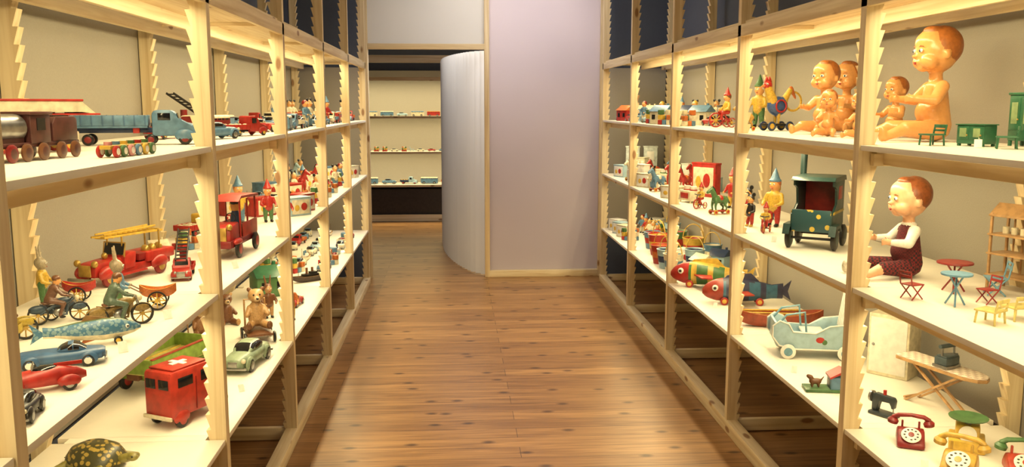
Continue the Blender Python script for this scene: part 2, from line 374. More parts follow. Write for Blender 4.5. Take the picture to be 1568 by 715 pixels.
# ------------------------------------------------------------------ toy generators
def car(L=.2,W=.085,Hh=.07,c=RED,r=None,hub=STL,sport=False,wr=None):
    b=B();r=r or c;wr=wr or Hh*.26;g=wr*.6
    z0=g;bh=Hh*.52
    S=[(-.5,.55,.55,.5),(-.46,.5,.85,.8),(-.3,.5,.97,1),(-.05,.52,1,1),(.2,.52,.96,1.0),(.4,.5,.8,.92),(.48,.48,.62,.72),(.5,.46,.45,.4)]
    b.loft([(x*L,z0+bh*zc,W/2*w*.9,bh/2*h,3) for x,zc,w,h in S],c)
    x0,x1=(-.34,.14) if not sport else (-.3,.0)
    top=Hh-z0-bh
    G=[(x0,0,.5,.2),(x0+.08,.3,.7,.75),(x0+.14,.38,.76,.95),((x0+x1)/2,.4,.78,1),(x1-.1,.38,.76,.95),(x1-.02,.22,.72,.6),(x1+.03,0,.6,.15)]
    def mf(co,no):
        f=(co.z-z0-bh)/top
        px=(co.x/L-x0)/(x1-x0)
        if .15<f<.72 and not(.44<px<.52):return GLS
        return r
    b.loft([(x*L,z0+bh*.9+top*zc,W/2*w*.92,top*.62*h,3) for x,zc,w,h in G],r,mf=mf)
    for x in (-.31,.31):
        for y in (-1,1):
            b.wheel((x*L,y*W*.43,wr),wr,W*.12,BLK,hub)
            b.ell((x*L,y*W*.40,wr*1.25),(wr*1.5,W*.10,wr*1.05),c,seg=14)
    b.box((.5*L,0,z0+bh*.18),(L*.03,W*.9,bh*.16),STL,.001);b.box((-.5*L,0,z0+bh*.18),(L*.03,W*.9,bh*.16),STL,.001)
    b.box((.485*L,0,z0+bh*.5),(L*.04,W*.3,bh*.42),STL,.001)
    for y in(-1,1):b.ell((.46*L,y*W*.33,z0+bh*.72),(L*.035,W*.08,W*.08),CREAM,seg=10)
    return b
def bus(L=.22,W=.08,Hh=.09,c=RED,t=CREAM):
    b=B();wr=Hh*.2
    def mf(co,no):
        f=co.z/Hh
        if .55<f<.82 and (abs(no.y)>.6 or abs(no.x)>.6):
            return GLS if (co.x/L*9)%1<.78 else c
        return t if f>.82 else c
    secs=[(-.5*L+i*L/40,0.54*Hh,W/2*(.9 if i in(0,40) else 1),Hh*.45*(.9 if i in(0,40) else 1),6) for i in range(41)]
    b.loft(secs,c,N=32,mf=mf)
    for x in(-.3,.3):
        for y in(-1,1):b.wheel((x*L,y*W*.47,wr),wr,W*.1)
    return b
def lorry(L=.25,W=.09,Hh=.1,c=BLUE,bed=None,load=None,hub=RED,roofc=None):
    b=B();bed=bed or c;wr=Hh*.17
    b.box((0,0,wr*1.5),(L*.95,W*.5,Hh*.09),BLK,.001)
    prof=[(.5,.2),(.5,.46),(.46,.52),(.28,.58),(.22,.93),(.18,1),(.03,1),(.0,.95),(.0,.2)]
    b.prism([(x*L,z*Hh) for x,z in prof],W*.8,c,(0,0,0),W*.05)
    if roofc:b.box((.11*L,0,Hh*1.0),(.2*L,W*.84,Hh*.05),roofc,.002)
    for y in(-1,1):
        b.box((.12*L,y*W*.405,Hh*.76),(L*.12,.002,Hh*.26),GLS,.0005)
        b.ell((.36*L,y*W*.38,wr*1.5),(wr*1.7,W*.12,wr*1.25),c)
        b.ell((.475*L,y*W*.27,Hh*.42),(L*.03,W*.09,W*.09),STL,seg=10)
        for x in(-.32,.36):b.wheel((x*L,y*W*.42,wr),wr,W*.13,BLK,hub)
    b.box((.247*L,0,Hh*.77),(.003,W*.62,Hh*.24),GLS,rot=(0,rad(-10),0))
    b.box((.5*L,0,Hh*.36),(.006,W*.4,Hh*.26),STL,.001);b.box((.51*L,0,Hh*.2),(.008,W*.9,Hh*.06),STL,.001)
    b.box((-.25*L,0,Hh*.34),(L*.5,W,Hh*.04),bed,.001)
    for y in(-1,1):
        b.box((-.25*L,y*W*.49,Hh*.46),(L*.5,W*.03,Hh*.24),bed,.001)
        for i in range(5):b.box((-.47*L+i*L*.11,y*W*.51,Hh*.46),(L*.012,W*.03,Hh*.26),bed,.0005)
    for x in(-.5,-.005):b.box((x*L,0,Hh*.46),(L*.012,W,Hh*.24),bed,.001)
    if load:
        for i in range(6):b.ell((-.44*L+i*L*.075,(-1)**i*W*.2,Hh*.5),(L*.045,W*.2,Hh*.12),load,seg=10)
    return b
def flat_truck():
    b=B();L=.41;W=.11
    b.box((-.085,0,.062),(.245,W,.008),BLUE,.002)
    for y in(-1,1):
        b.box((-.085,y*W*.49,.083),(.245,.005,.034),BLUE,.001)
        for i in range(8):b.box((-.2+i*.033,y*W*.52,.083),(.004,.003,.036),P((70,110,150)),.0005)
        b.wheel((-.15,y*.045,.019),.019,.014,BLK,DRED);b.wheel((.155,y*.047,.022),.022,.016,BLK,DRED);b.wheel((.045,y*.04,.018),.018,.014,BLK,DRED)
        b.ell((.155,y*.045,.032),(.034,.014,.022),BLUE)
    for x in(-.207,.037):b.box((x,0,.083),(.005,W,.034),BLUE,.001)
    b.box((-.07,0,.05),(.25,.035,.018),NAVY,.002);b.box((.0,0,.05),(.02,.09,.02),RED,.002)
    b.prism([(.05,.03),(.05,.108),(.06,.118),(.115,.118),(.128,.108),(.136,.078),(.185,.07),(.2,.058),(.2,.03)],.092,BLUE,bev=.008)
    for y in(-1,1):b.box((.09,y*.0465,.096),(.04,.002,.024),GLS,.0005);b.ell((.195,y*.034,.058),(.008,.011,.011),STL)
    b.box((.134,0,.096),(.002,.07,.024),GLS,rot=(0,rad(-14),0));b.box((.2,0,.05),(.006,.04,.03),STL,.002);b.box((.206,0,.032),(.006,.1,.009),STL,.002)
    return b
def train():
    b=B()
    b.box((0,0,.04),(.42,.07,.012),MAR,.003)
    b.cyl((.02,0,.082),(.2,0,.082),.034,STL,seg=24);b.cyl((.2,0,.082),(.21,0,.082),.036,MAR,seg=24);b.box((.11,0,.048),(.18,.05,.02),MAR,.002)
    for y in(-1,1):b.box((-.03,y*.036,.078),(.085,.005,.07),MAR,.002);b.box((-.03,y*.039,.09),(.035,.003,.03),BLK)
    b.box((.008,0,.08),(.006,.07,.07),MAR);b.box((-.068,0,.08),(.006,.07,.07),MAR);b.box((-.03,0,.117),(.1,.086,.008),MAR,.003)
    b.prism([(-.2,.045),(-.2,.1),(-.19,.108),(-.1,.108),(-.085,.09),(-.085,.045)],.075,MAR,bev=.003);b.box((-.145,0,.108),(.07,.05,.006),BLK)
    for x in(-.175,-.11,-.03,.04,.1,.17):
        for y in(-1,1):b.wheel((x,y*.042,.022),.022,.01,BRN if x<.05 else DRED,MAR)
    return b
def roof_wagon():
    b=B();b.box((0,0,.04),(.24,.08,.03),CREAM,.004)
    b.prism([(-.16,.0),(-.12,.035),(.12,.035),(.17,0),(.12,.006),(-.12,.006)],.12,CREAM,(0,0,.1));b.box((0,0,.137),(.25,.125,.006),RED,.002);b.box((0,0,.1),(.34,.126,.005),RED,.002)
    for x in(-.09,.09):
        for y in(-1,1):b.cyl((x,y*.035,.05),(x,y*.035,.105),.005,RED,seg=8);b.wheel((x,y*.045,.02),.02,.01,RED,YEL)
    return b
def pull_wagon():
    b=B();b.box((0,0,.03),(.26,.035,.012),YEL,.003)
    cs=[RED,GRN,PINK,BLUE,YEL,GRN]
    for i in range(6):
        x=-.11+i*.044
        for y in(-1,1):b.wheel((x,y*.025,.018),.018,.012,cs[i],WHT)
        b.cyl((x,0,.035),(x,0,.046),.012,cs[(i+2)%6],seg=14)
    return b
def fire_engine():
    b=B();W=.12
    b.box((-.02,0,.05),(.4,W*.8,.03),RED,.004)
    b.prism([(.06,.04),(.06,.1),(.19,.095),(.21,.085),(.215,.04)],.085,RED,bev=.01)
    b.box((.218,0,.068),(.006,.055,.045),GOLD,.003);b.box((.235,0,.035),(.012,.13,.014),STL,.004)
    b.prism([(.0,.05),(-.01,.115),(.03,.115),(.06,.1),(.06,.05)],.105,RED,bev=.006)
    b.box((.055,0,.13),(.003,.09,.045),GLS,rot=(0,rad(-15),0));b.tube([(.06,-.05,.1),(.05,-.05,.155),(.05,.05,.155),(.06,.05,.1)],.003,GOLD)
    b.box((-.05,0,.085),(.05,.1,.03),DRED,.005)
    b.box((-.15,0,.08),(.17,W,.04),RED,.006)
    for x in (-.1,-.14,-.18):b.ell((x,.02,.105),(.014,.02,.02),GOLD,seg=10)
    for y in(-1,1):
        for x in(-.14,.16):b.wheel((x,y*.058,.034),.034,.02,DRED,GOLD)
        b.ell((.16,y*.055,.052),(.048,.02,.03),RED);b.ell((-.14,y*.055,.05),(.05,.018,.03),RED)
        b.ell((.21,y*.04,.095),(.012,.014,.014),GOLD,seg=12);b.box((.02,y*.062,.035),(.14,.014,.008),RED,.002)
        b.box((-.03,y*.03,.18),(.34,.006,.008),YEL,.001,rot=(0,rad(-2),0))
    for i in range(11):b.cyl((-.18+i*.03,-.03,.18),(-.18+i*.03,.03,.18),.003,YEL,seg=6)
    for y in(-1,1):b.box((-.02,y*.02,.196),(.3,.005,.007),YEL,.001)
    for x in(-.17,.05):b.cyl((x,-.035,.1),(x,-.035,.18),.004,GOLD,seg=6);b.cyl((x,.035,.1),(x,.035,.18),.004,GOLD,seg=6)
    b.ell((.11,0,.11),(.012,.012,.014),GOLD)
    return b
def ladder_truck():
    b=lorry(.2,.075,.075,RED,RED,None,YEL)
    for y in(-1,1):b.box((-.03,y*.02,.12),(.2,.005,.009),BLK,.001,rot=(0,rad(28),0))
    for i in range(9):
        x=-.11+i*.02;b.cyl((x,-.02,.12-(x+.03)*math.tan(rad(28))),(x,.02,.12-(x+.03)*math.tan(rad(28))),.003,BLK,seg=6)
    b.cyl((-.05,0,.04),(-.05,0,.1),.014,DRED);return b
def roof_truck():
    b=B();b.box((0,0,.06),(.36,.1,.03),DRED,.004)
    b.prism([(.05,.06),(.05,.14),(.16,.13),(.17,.06)],.09,RED,bev=.008);b.box((.173,0,.1),(.006,.06,.055),GOLD,.002)
    for y in(-1,1):
        for x in(-.12,.11):b.wheel((x,y*.058,.036),.036,.016,BLK,RED)
        b.box((-.08,y*.048,.1),(.2,.005,.06),RED,.002)
        for x in(-.17,-.06,.04):b.cyl((x,y*.045,.07),(x,y*.045,.225),.004,RED,seg=6)
        b.ell((.165,y*.04,.13),.013,GOLD,seg=10);b.ell((.11,y*.055,.066),(.045,.014,.014),RED)
    b.prism([(-.2,.215),(-.18,.235),(.05,.245),(.09,.225),(.05,.235),(-.18,.225)],.115,RED)
    b.box((-.06,0,.1),(.05,.08,.05),BRN,.008);b.blob([('c',(-.04,0,.12),(-.04,0,.16),.022,.018,NAVY),('e',(-.04,0,.19),(.018,.018,.02),SKIN),('e',(-.04,0,.208),(.02,.02,.01),BLK)],.004)
    b.ring((.02,0,.15),.02,.002,BLK,'x');return b
def tray_truck():
    b=B();G=P((132,160,60));Y2=P((206,196,110))
    L=.44;W=.22
    b.box((0,0,.1),(L,W,.01),Y2,.002)
    for y in(-1,1):b.prism([(-L/2,.1),(-L/2,.165),(L/2,.165),(L/2,.1)],.008,G,(0,y*W/2,0),.001)
    for x in(-1,1):b.box((x*L/2,0,.133),(.008,W,.065),G,.002)
    for y in (-1,0,1):b.box((0,y*.07,.107),(L*.96,.004,.004),YEL)
    for y in(-1,1):b.box((0,y*W/2,.167),(L,.014,.006),P((170,60,40)),.001)
    b.box((0,0,.08),(L*.95,.06,.03),BRN,.002)
    for x in(-.14,.14):
        for y in(-1,1):b.wheel((x,y*.09,.042),.042,.022,BLK,RED)
        b.prism([(-.05,.1),(-.04,.06),(.04,.06),(.05,.1)],.2,G,(x,0,0))
    return b
def ambulance():
    b=B();c=P((190,48,34));W=.125
    b.prism([(-.13,.04),(-.13,.2),(-.12,.21),(.05,.21),(.075,.195),(.085,.13),(.13,.115),(.14,.1),(.14,.04)],W,c,bev=.008)
    b.box((-.03,0,.214),(.16,W*.9,.006),c,.002)
    b.box((-.03,0,.219),(.07,.02,.003),WHT);b.box((-.03,0,.2192),(.02,.07,.003),WHT)
    for y in(-1,1):
        b.box((.035,y*W*.503,.165),(.04,.003,.04),GLS,.001);b.box((-.06,y*W*.503,.165),(.07,.003,.035),GLS,.001);b.box((-.01,y*W*.505,.11),(.004,.003,.12),DRED)
        for x in(-.08,.09):b.wheel((x,y*.056,.028),.028,.02,BLK,c);b.ell((x,y*.058,.04),(.038,.012,.026),c)
        b.ell((.14,y*.04,.085),(.008,.013,.013),CREAM)
    for y in(-1,1):b.box((-.131,y*.03,.165),(.003,.045,.035),GLS,.001);b.box((.083,y*.029,.165),(.003,.05,.04),GLS,rot=(0,rad(-8),0))
    b.box((.143,0,.045),(.01,.13,.014),CREAM,.003);b.box((-.135,0,.045),(.01,.13,.014),CREAM,.003)
    return b
def racer(c,L=.26):
    b=B()
    b.loft([(-L*.5,.035,.006,.01,2),(-L*.4,.04,.02,.022,2),(-L*.2,.044,.034,.03,2.5),(0,.042,.038,.028,2.6),(L*.25,.038,.034,.024,2.6),(L*.42,.034,.026,.02,2.4),(L*.5,.03,.012,.01,2)],c)
    b.ell((-.02,0,.062),(.045,.024,.016),GLS);b.box((.018,0,.08),(.003,.04,.022),STL,.001,rot=(0,rad(-20),0))
    for x in(-.3,.3):
        for y in(-1,1):b.wheel((x*L,y*.042,.022),.022,.014,BLK,STL);b.ell((x*L,y*.04,.03),(.034,.013,.02),c)
    b.ell((L*.47,0,.035),(.014,.018,.014),STL);b.box((-.08,0,.075),(.08,.004,.012),c,.001);return b
def fish():
    b=B();sc1=spots('fish_scales',(120,150,160),(66,110,140),75,.5)
    def mf(co,no):return CREAM if no.z<-.35 else (P((90,110,70)) if no.z>.85 else sc1)
    b.loft([(-.17,.065,.006,.022,2),(-.13,.062,.012,.02,2),(-.05,.06,.028,.036,2),(.04,.06,.034,.044,2),(.1,.06,.03,.038,2),(.15,.058,.018,.022,2),(.175,.056,.004,.006,2)],sc1,mf=mf)
    b.prism([(-.16,.06),(-.215,.105),(-.2,.065),(-.215,.025)],.006,sc1);b.prism([(-.04,.092),(-.02,.12),(.06,.103),(.05,.095)],.005,P((160,120,70)));b.prism([(-.03,.025),(-.05,.005),(.02,.022)],.005,ORG)
    for y in(-1,1):
        b.ell((.125,y*.022,.068),(.008,.005,.008),WHT);b.ell((.127,y*.026,.068),.004,BLK)
        for x in(-.06,.09):b.wheel((x,y*.03,.016),.016,.008,BLK,YEL)
    b.cyl((.09,-.03,.016),(.09,.03,.016),.003,STL);b.cyl((-.06,-.03,.016),(-.06,.03,.016),.003,STL);b.cyl((.09,0,.016),(.09,0,.03),.004,STL);b.cyl((-.06,0,.016),(-.06,0,.03),.004,STL);return b
def figprims(skin=SKIN,hair=BRN,top=RED,pants=NAVY,shoe=BLK,x0=0,y0=0,z0=0,sit=False,ears=None,hat=None,k=1.0,round_ears=None):
    def V(x,y,z):return (x0+x*k,y0+y*k,z0+z*k)
    p=[]
    if sit:
        for s in(-1,1):
            p+= [('c',V(0,s*.08,.36),V(.2,s*.09,.34),.075*k,.055*k,pants),('c',V(.2,s*.09,.34),V(.24,s*.09,.12),.052*k,.04*k,pants),('e',V(.28,s*.09,.09),(.08*k,.04*k,.035*k),shoe)]
    else:
        for s in(-1,1):
            p+= [('c',V(0,s*.07,.42),V(0,s*.08,.1),.075*k,.05*k,pants),('e',V(.03,s*.08,.035),(.085*k,.045*k,.035*k),shoe)]
    p+=[('c',V(0,0,.42),V(0,0,.62),.125*k,.11*k,top),('e',V(0,0,.64),(.09*k,.14*k,.06*k),top),('c',V(0,0,.66),V(0,0,.73),.045*k,.045*k,skin),
        ('e',V(0,0,.82),(.115*k,.105*k,.125*k),skin),('e',V(-.02,0,.85),(.115*k,.112*k,.115*k),hair),('e',V(.115,0,.81),(.02*k,.016*k,.018*k),skin)]
    for s in(-1,1):
        p+=[('c',V(0,s*.14,.63),V(.06,s*.2,.48),.05*k,.042*k,top),('c',V(.06,s*.2,.48),V(.17,s*.15,.44),.04*k,.032*k,top),('e',V(.2,s*.14,.44),(.035*k,.03*k,.032*k),skin)]
        if ears:p+=[('c',V(-.02,s*.05,.92),V(-.05,s*.09,1.2),.035*k,.022*k,ears)]
        if round_ears:p+=[('e',V(-.01,s*.12,.97),(.03*k,.07*k,.07*k),round_ears)]
    if hat:p+=[('c',V(0,0,.92),V(-.01,0,1.15),.1*k,.015*k,hat),('e',V(0,0,.91),(.13*k,.13*k,.025*k),hat)]
    return p
def face(b,x0=0,y0=0,z0=0,k=1):
    for s in(-1,1):b.ell((x0+.108*k,y0+s*.04*k,z0+.84*k),(.012*k,.018*k,.02*k),WHT,seg=8);b.ell((x0+.117*k,y0+s*.04*k,z0+.84*k),.009*k,BLK,seg=8)
    b.ell((x0+.108*k,y0,z0+.765*k),(.01*k,.03*k,.008*k),LIP,seg=8)
def person(**kw):
    b=B();b.blob(figprims(**kw),.02);face(b);return b
def rabbit_cart(col1=P((176,160,130)),vest=YEL,cart=RED):
    b=B();b.blob(figprims(skin=col1,hair=col1,top=vest,pants=GRN,shoe=BRN,x0=-.35,k=.95,ears=col1),.02);face(b,-.35,k=.95)
    b.hull(.62,.3,.16,cart,YEL,(.3,0,0),.2,.5)
    for s in(-1,1):
        b.wheel((.3,s*.2,.17),.17,.03,BLK,YEL,8);b.tube([(.05,s*.1,.3),(-.15,s*.1,.42)],.012,BRN)
    b.cyl((.3,-.2,.17),(.3,.2,.17),.015,STL);return b
def motorcycle(c=P((150,120,60)),rc=P((90,110,90))):
    b=B()
    for x in(-.33,.33):b.wheel((x,0,.17),.17,.06,BLK,GOLD,8)
    b.tube([(-.33,0,.17),(-.1,0,.3),(.15,0,.34),(.24,0,.42)],.03,c);b.tube([(.33,0,.17),(.24,0,.45)],.022,STL);b.tube([(-.1,0,.3),(-.05,0,.14),(.12,0,.14),(.15,0,.34)],.022,c)
    b.ell((.08,0,.38),(.14,.06,.07),c);b.ell((0,0,.2),(.1,.06,.08),STL);b.box((-.16,0,.37),(.18,.1,.04),BRN,.02);b.tube([(.16,-.15,.48),(.25,0,.46),(.16,.15,.48)],.015,STL)
    b.ell((.33,0,.27),(.14,.045,.07),c);b.ell((-.33,0,.27),(.15,.05,.08),c);b.ell((.3,0,.42),(.04,.05,.05),CREAM)
    p=[('c',(-.15,0,.42),(-.05,0,.62),.085,.09,rc),('e',(0,0,.76),(.07,.065,.08),SKIN),('e',(-.01,0,.8),(.075,.07,.06),BRN),('c',(-.03,0,.64),(0,0,.72),.03,.03,SKIN)]
    for s in(-1,1):p+=[('c',(-.03,s*.1,.62),(.06,s*.16,.52),.035,.03,rc),('c',(.06,s*.16,.52),(.17,s*.14,.49),.03,.022,rc),('c',(-.13,s*.07,.42),(.08,s*.11,.36),.055,.04,rc),('c',(.08,s*.11,.36),(.0,s*.11,.16),.04,.028,rc),('e',(.04,s*.11,.12),(.06,.03,.03),BLK)]
    b.blob(p,.018);b.wheel((-.1,.25,.14),.14,.04,BLK,GOLD,6);b.hull(.55,.2,.14,c,BRN,(0,.25,0),.12,.4);return b
def turtle():
    b=B();sh=spots('turtle_shell',(150,128,60),(60,58,32),38,.42)
    b.lathe([(0,0.12),(.06,.115),(.11,.09),(.135,.05),(.14,.03),(.12,.022),(0,.02)],sh,sc3=(1.15,.9,1),seg=28)
    b.ring((0,0,.032),.135,.008,P((120,110,50)),'z')
    sk=P((140,130,60));p=[('c',(.13,0,.04),(.19,0,.06),.022,.024,sk),('e',(.215,0,.065),(.034,.024,.022),sk),('c',(-.15,0,.03),(-.2,0,.012),.012,.004,sk)]
    for x in(-1,1):
        for s in(-1,1):p.append(('c',(x*.09,s*.08,.03),(x*.13,s*.135,.012),.022,.016,sk))
    b.blob(p,.005)
    for s in(-1,1):b.ell((.23,s*.018,.072),.005,BLK,seg=8)
    return b
def teddy(c=TAN,c2=BRN,cart=False):
    b=B();z=.22 if cart else 0
    p=[('c',(0,0,.2+z),(0,0,.42+z),.17,.14,c),('e',(0,0,.66+z),(.15,.16,.14),c),('c',(.1,0,.62+z),(.16,0,.61+z),.07,.055,P((220,186,140)))]
    for s in(-1,1):p+=[('e',(-.01,s*.13,.79+z),(.03,.05,.05),c2),('c',(0,s*.13,.42+z),(.14,s*.2,.3+z),.06,.05,c),('c',(.08,s*.12,.1+z),(.32,s*.2,.09+z),.085,.06,c),('e',(.35,s*.2,.12+z),(.04,.06,.09),c2)]
    b.blob(p,.018);b.ell((.215,0,.635+z),(.02,.028,.02),BLK)
    for s in(-1,1):b.ell((.135,s*.06,.7+z),.018,BLK,seg=8)
    if cart:
        b.box((.1,0,.18),(.75,.5,.05),c2,.01)
        for x in(-.17,.37):
            for s in(-1,1):b.wheel((x,s*.28,.11),.11,.05,BLK,TAN)
        b.tube([(-.25,-.2,.2),(-.3,-.2,.75),(-.3,.2,.75),(-.25,.2,.2)],.022,TAN)
    return b
def ship(hc=RED,sup=WHT,fun=BLK):
    b=B();b.hull(.5,.14,.07,hc,TAN,(0,0,0),0,.35);b.box((0,0,.085),(.22,.08,.035),sup,.004);b.box((.04,0,.115),(.1,.06,.025),sup,.004)
    for x in(-.05,.03):b.cyl((x,0,.1),(x,0,.18),.016,fun)
    for x in(-.17,.18):b.cyl((x,0,.06),(x,0,.24),.003,BRN,seg=6)
    return b
def rowboat():
    b=B();b.hull(.5,.15,.075,P((170,70,40)),P((190,120,60)),(0,0,0),0,.35)
    for x in(-.12,.0,.12):b.box((x,0,.065),(.03,.12,.008),TAN,.002)
    for s in(-1,1):b.tube([(-.2,s*.03,.085),(.12,s*.05,.085)],.005,YEL)
    return b
def big_fish(c1,c2,c3,L=.5):
    b=B();k=L/.5
    def mf(co,no):
        u=co.x/L
        if u>.25:return c2
        if no.z>.75:return c3
        if abs(no.y)>.5 and int((u+.5)*14)%3==0:return c3
        return c1
    S=[(-.25,.09,.008,.05),(-.18,.085,.025,.045),(-.05,.09,.05,.07),(.08,.095,.058,.08),(.17,.09,.052,.07),(.23,.085,.032,.045),(.255,.08,.01,.015)]
    xs=[-.25+.505*i/28 for i in range(29)];SS=[]
    for x in xs:
        for a,c in zip(S,S[1:]):
            if a[0]<=x<=c[0]+1e-6:
                f=(x-a[0])/(c[0]-a[0]);SS.append((x*k,)+tuple((a[j]+(c[j]-a[j])*f)*k for j in(1,2,3))+(2,));break
    b.loft(SS,c1,mf=mf)
    b.prism([(-.22*k,.09*k),(-.3*k,.16*k),(-.28*k,.09*k),(-.3*k,.03*k)],.01,c3);b.prism([(-.1*k,.15*k),(-.05*k,.2*k),(.1*k,.185*k),(.12*k,.165*k)],.01,c3)
    b.slab([(.1*k,.04*k),(.02*k,.17*k),(-.05*k,.16*k),(-.02*k,.04*k),(-.02*k,-.04*k),(-.05*k,-.16*k),(.02*k,-.17*k),(.1*k,-.04*k)],.085*k,.094*k,c2,.002)
    for s in(-1,1):
        b.ell((.18*k,s*.048*k,.11*k),(.02*k,.01*k,.02*k),WHT);b.ell((.182*k,s*.055*k,.11*k),(.01*k,.008*k,.01*k),BLK)
        for x in(-.1,.12):b.wheel((x*k,s*.05*k,.025*k),.025*k,.012,RED,YEL)
    return b
def carriage():
    b=B();c=P((40,70,66));c2=P((190,160,50));rd=P((170,40,30))
    W=.17
    for y in(-1,1):
        b.prism([(-.12,.1),(-.12,.3),(-.1,.31),(.1,.31),(.1,.285),(.045,.27),(.03,.2),(.1,.165),(.13,.16),(.13,.1),(.08,.08),(-.08,.08)],.01,c,(0,y*W/2,0),.002)
        b.box((-.03,y*W*.53,.25),(.07,.004,.06),rd,.002)
        b.box((0,y*W*.54,.165),(.22,.004,.012),c2,.001)
        for x in(-.08,.1):b.wheel((x,y*.1,.05),.05,.022,BLK,c)
        b.prism([(.03,.08),(.05,.115),(.15,.115),(.17,.07),(.15,.1),(.07,.1)],.03,c,(0,y*.1,0))
    b.box((-.115,0,.2),(.012,W,.2),c,.002);b.prism([(-.14,.3),(-.12,.325),(.1,.325),(.13,.31),(.1,.305),(-.12,.305)],W*1.12,c,bev=.002)
    fl=spots('painted_flowers',(196,170,70),(40,74,80),26,.3)
    b.box((0,0,.09),(.23,W,.02),c,.002);b.box((.125,0,.13),(.012,W,.1),fl,.003);b.box((-.03,0,.14),(.1,W*.9,.03),rd,.01);b.box((-.1,0,.22),(.01,W*.92,.16),rd)
    b.cyl((-.11,-.1,.1),(-.13,-.1,.42),.012,c,.016);b.cyl((.11,-.11,.05),(.11,.11,.05),.006,BLK);b.cyl((-.08,-.11,.05),(-.08,.11,.05),.006,BLK)
    return b
def pram():
    b=B();c=LBL;t=P((110,160,180))
    body=[(-.16,.06),(-.19,.1),(-.19,.15),(-.16,.175),(-.12,.16),(-.1,.125),(.0,.12),(.06,.155),(.14,.165),(.19,.14),(.2,.1),(.17,.06),(.1,.045),(-.1,.045)]
    for y in(-1,1):
        b.prism(body,.012,c,(0,y*.08,0),.003)
        b.tube([(x,y*.088,z) for x,z in body],.0035,WHT,6,True)
        for x in(-.12,.13):b.wheel((x,y*.095,.034),.034,.014,WHT,t)
        b.tube([(.14,y*.07,.15),(.165,y*.07,.24),(.17,y*.06,.285),(.175,0,.3)],.008,t)
        b.ell((.02,y*.087,.09),(.02,.002,.014),RED,seg=10);b.ell((.04,y*.0872,.08),(.012,.002,.012),GRN,seg=10)
    b.box((0,0,.06),(.34,.15,.012),c,.003);b.box((.0,0,.11),(.1,.14,.012),WHT,.003)
    for i in range(5):b.box((.135+i*.0,-.052+i*.026,.21),(.008,.016,.16),WHT,.002,rot=(0,rad(8),0))
    b.box((.15,0,.285),(.012,.14,.035),c,.005,rot=(0,rad(8),0));b.box((-.175,0,.12),(.012,.15,.09),c,.004);b.box((.185,0,.11),(.012,.15,.07),c,.004)
    for y in (-.075,.075):b.tube([(-.17,y,.15),(-.13,y,.2),(-.05,y,.215),(-.04,y,.12)],.005,t)
    for x in(-.12,.13):b.cyl((x,-.1,.034),(x,.1,.034),.004,STL)
    return b
def bucket(c,c2):
    b=B();b.lathe([(0,.0),(.045,.0),(.052,.04),(.058,.08),(.062,.115),(.066,.12),(.062,.122),(.056,.115),(.042,.008),(0,.008)],c,mf=lambda co,no:c2 if (.04<co.z<.08) else c)
    b.tube([(0,.062*math.cos(a),.115+.085*math.sin(a)) for a in [math.pi*i/14 for i in range(15)]],.003,YEL,6);return b
def chair(c,h=.1):
    b=B();w=.035
    for x in(-w,w):
        for y in(-w,w):b.cyl((x,y,0),(x*.9,y*.9,.045),.004,c,seg=8)
    b.box((0,0,.047),(.08,.08,.007),c,.003)
    for y in(-w,w):b.cyl((-w,y,.047),(-w-.008,y,h),.004,c,seg=8)
    for z in(.065,.08,h-.004):b.box((-w-.005,0,z),(.005,.075,.009),c,.002)
    return b
def xchair(c):
    b=B()
    for y in(-.03,.03):b.tube([(-.03,y,0),(.03,y,.06)],.003,c);b.tube([(.03,y,0),(-.035,y,.065),(-.045,y,.12)],.003,c)
    b.box((0,0,.062),(.07,.066,.005),c,.002);b.box((-.043,0,.1),(.004,.066,.012),c,.001);b.box((-.045,0,.118),(.004,.066,.008),c,.001);return b
def rtable(c,r=.07,h=.09):
    b=B();b.lathe([(0,h-.006),(r,h-.006),(r*1.02,h-.003),(r,h),(0,h)],c)
    for a in range(3):
        t=a*2.094;b.tube([(r*.7*math.cos(t),r*.7*math.sin(t),0),(-r*.5*math.cos(t),-r*.5*math.sin(t),h-.006)],.003,c)
    return b
def cabinet(c,w=.1,d=.06,h=.16,doors=2):
    b=B();b.box((0,0,h*.53),(d,w,h*.86),c,.003);b.box((0,0,h*.98),(d*1.12,w*1.08,h*.05),c,.002)
    for x in(-1,1):
        for y in(-1,1):b.box((x*d*.4,y*w*.43,h*.05),(d*.14,w*.1,h*.1),c,.001)
    for i in range(doors):
        y=(i-(doors-1)/2)*w/doors;b.box((d*.5,y,h*.6),(.003,w/doors*.82,h*.6),c,.001);b.box((d*.53,y,h*.62),(.002,w/doors*.5,h*.4),LGRN if c in(GRN,DGN) else WHT,.0005);b.ell((d*.54,y+w/doors*.3,h*.5),.003,GOLD,seg=8)
    return b
def rack():
    b=B()
    for y in(-.11,.11):
        for x in(-.05,.05):b.box((x,y,.16),(.01,.01,.32),TAN,.001)
    for z in(.06,.15,.23,.31):b.box((0,0,z),(.12,.24,.008),TAN,.001)
    for y in(-.08,-.04,0,.04,.08):b.box((-.052,y,.19),(.004,.008,.26),TAN,.001);b.cyl((0,y,.234),(0,y,.262),.013,CREAM,seg=12)
    b.prism([(-.06,.31),(0,.36),(.06,.31)],.24,TAN);return b
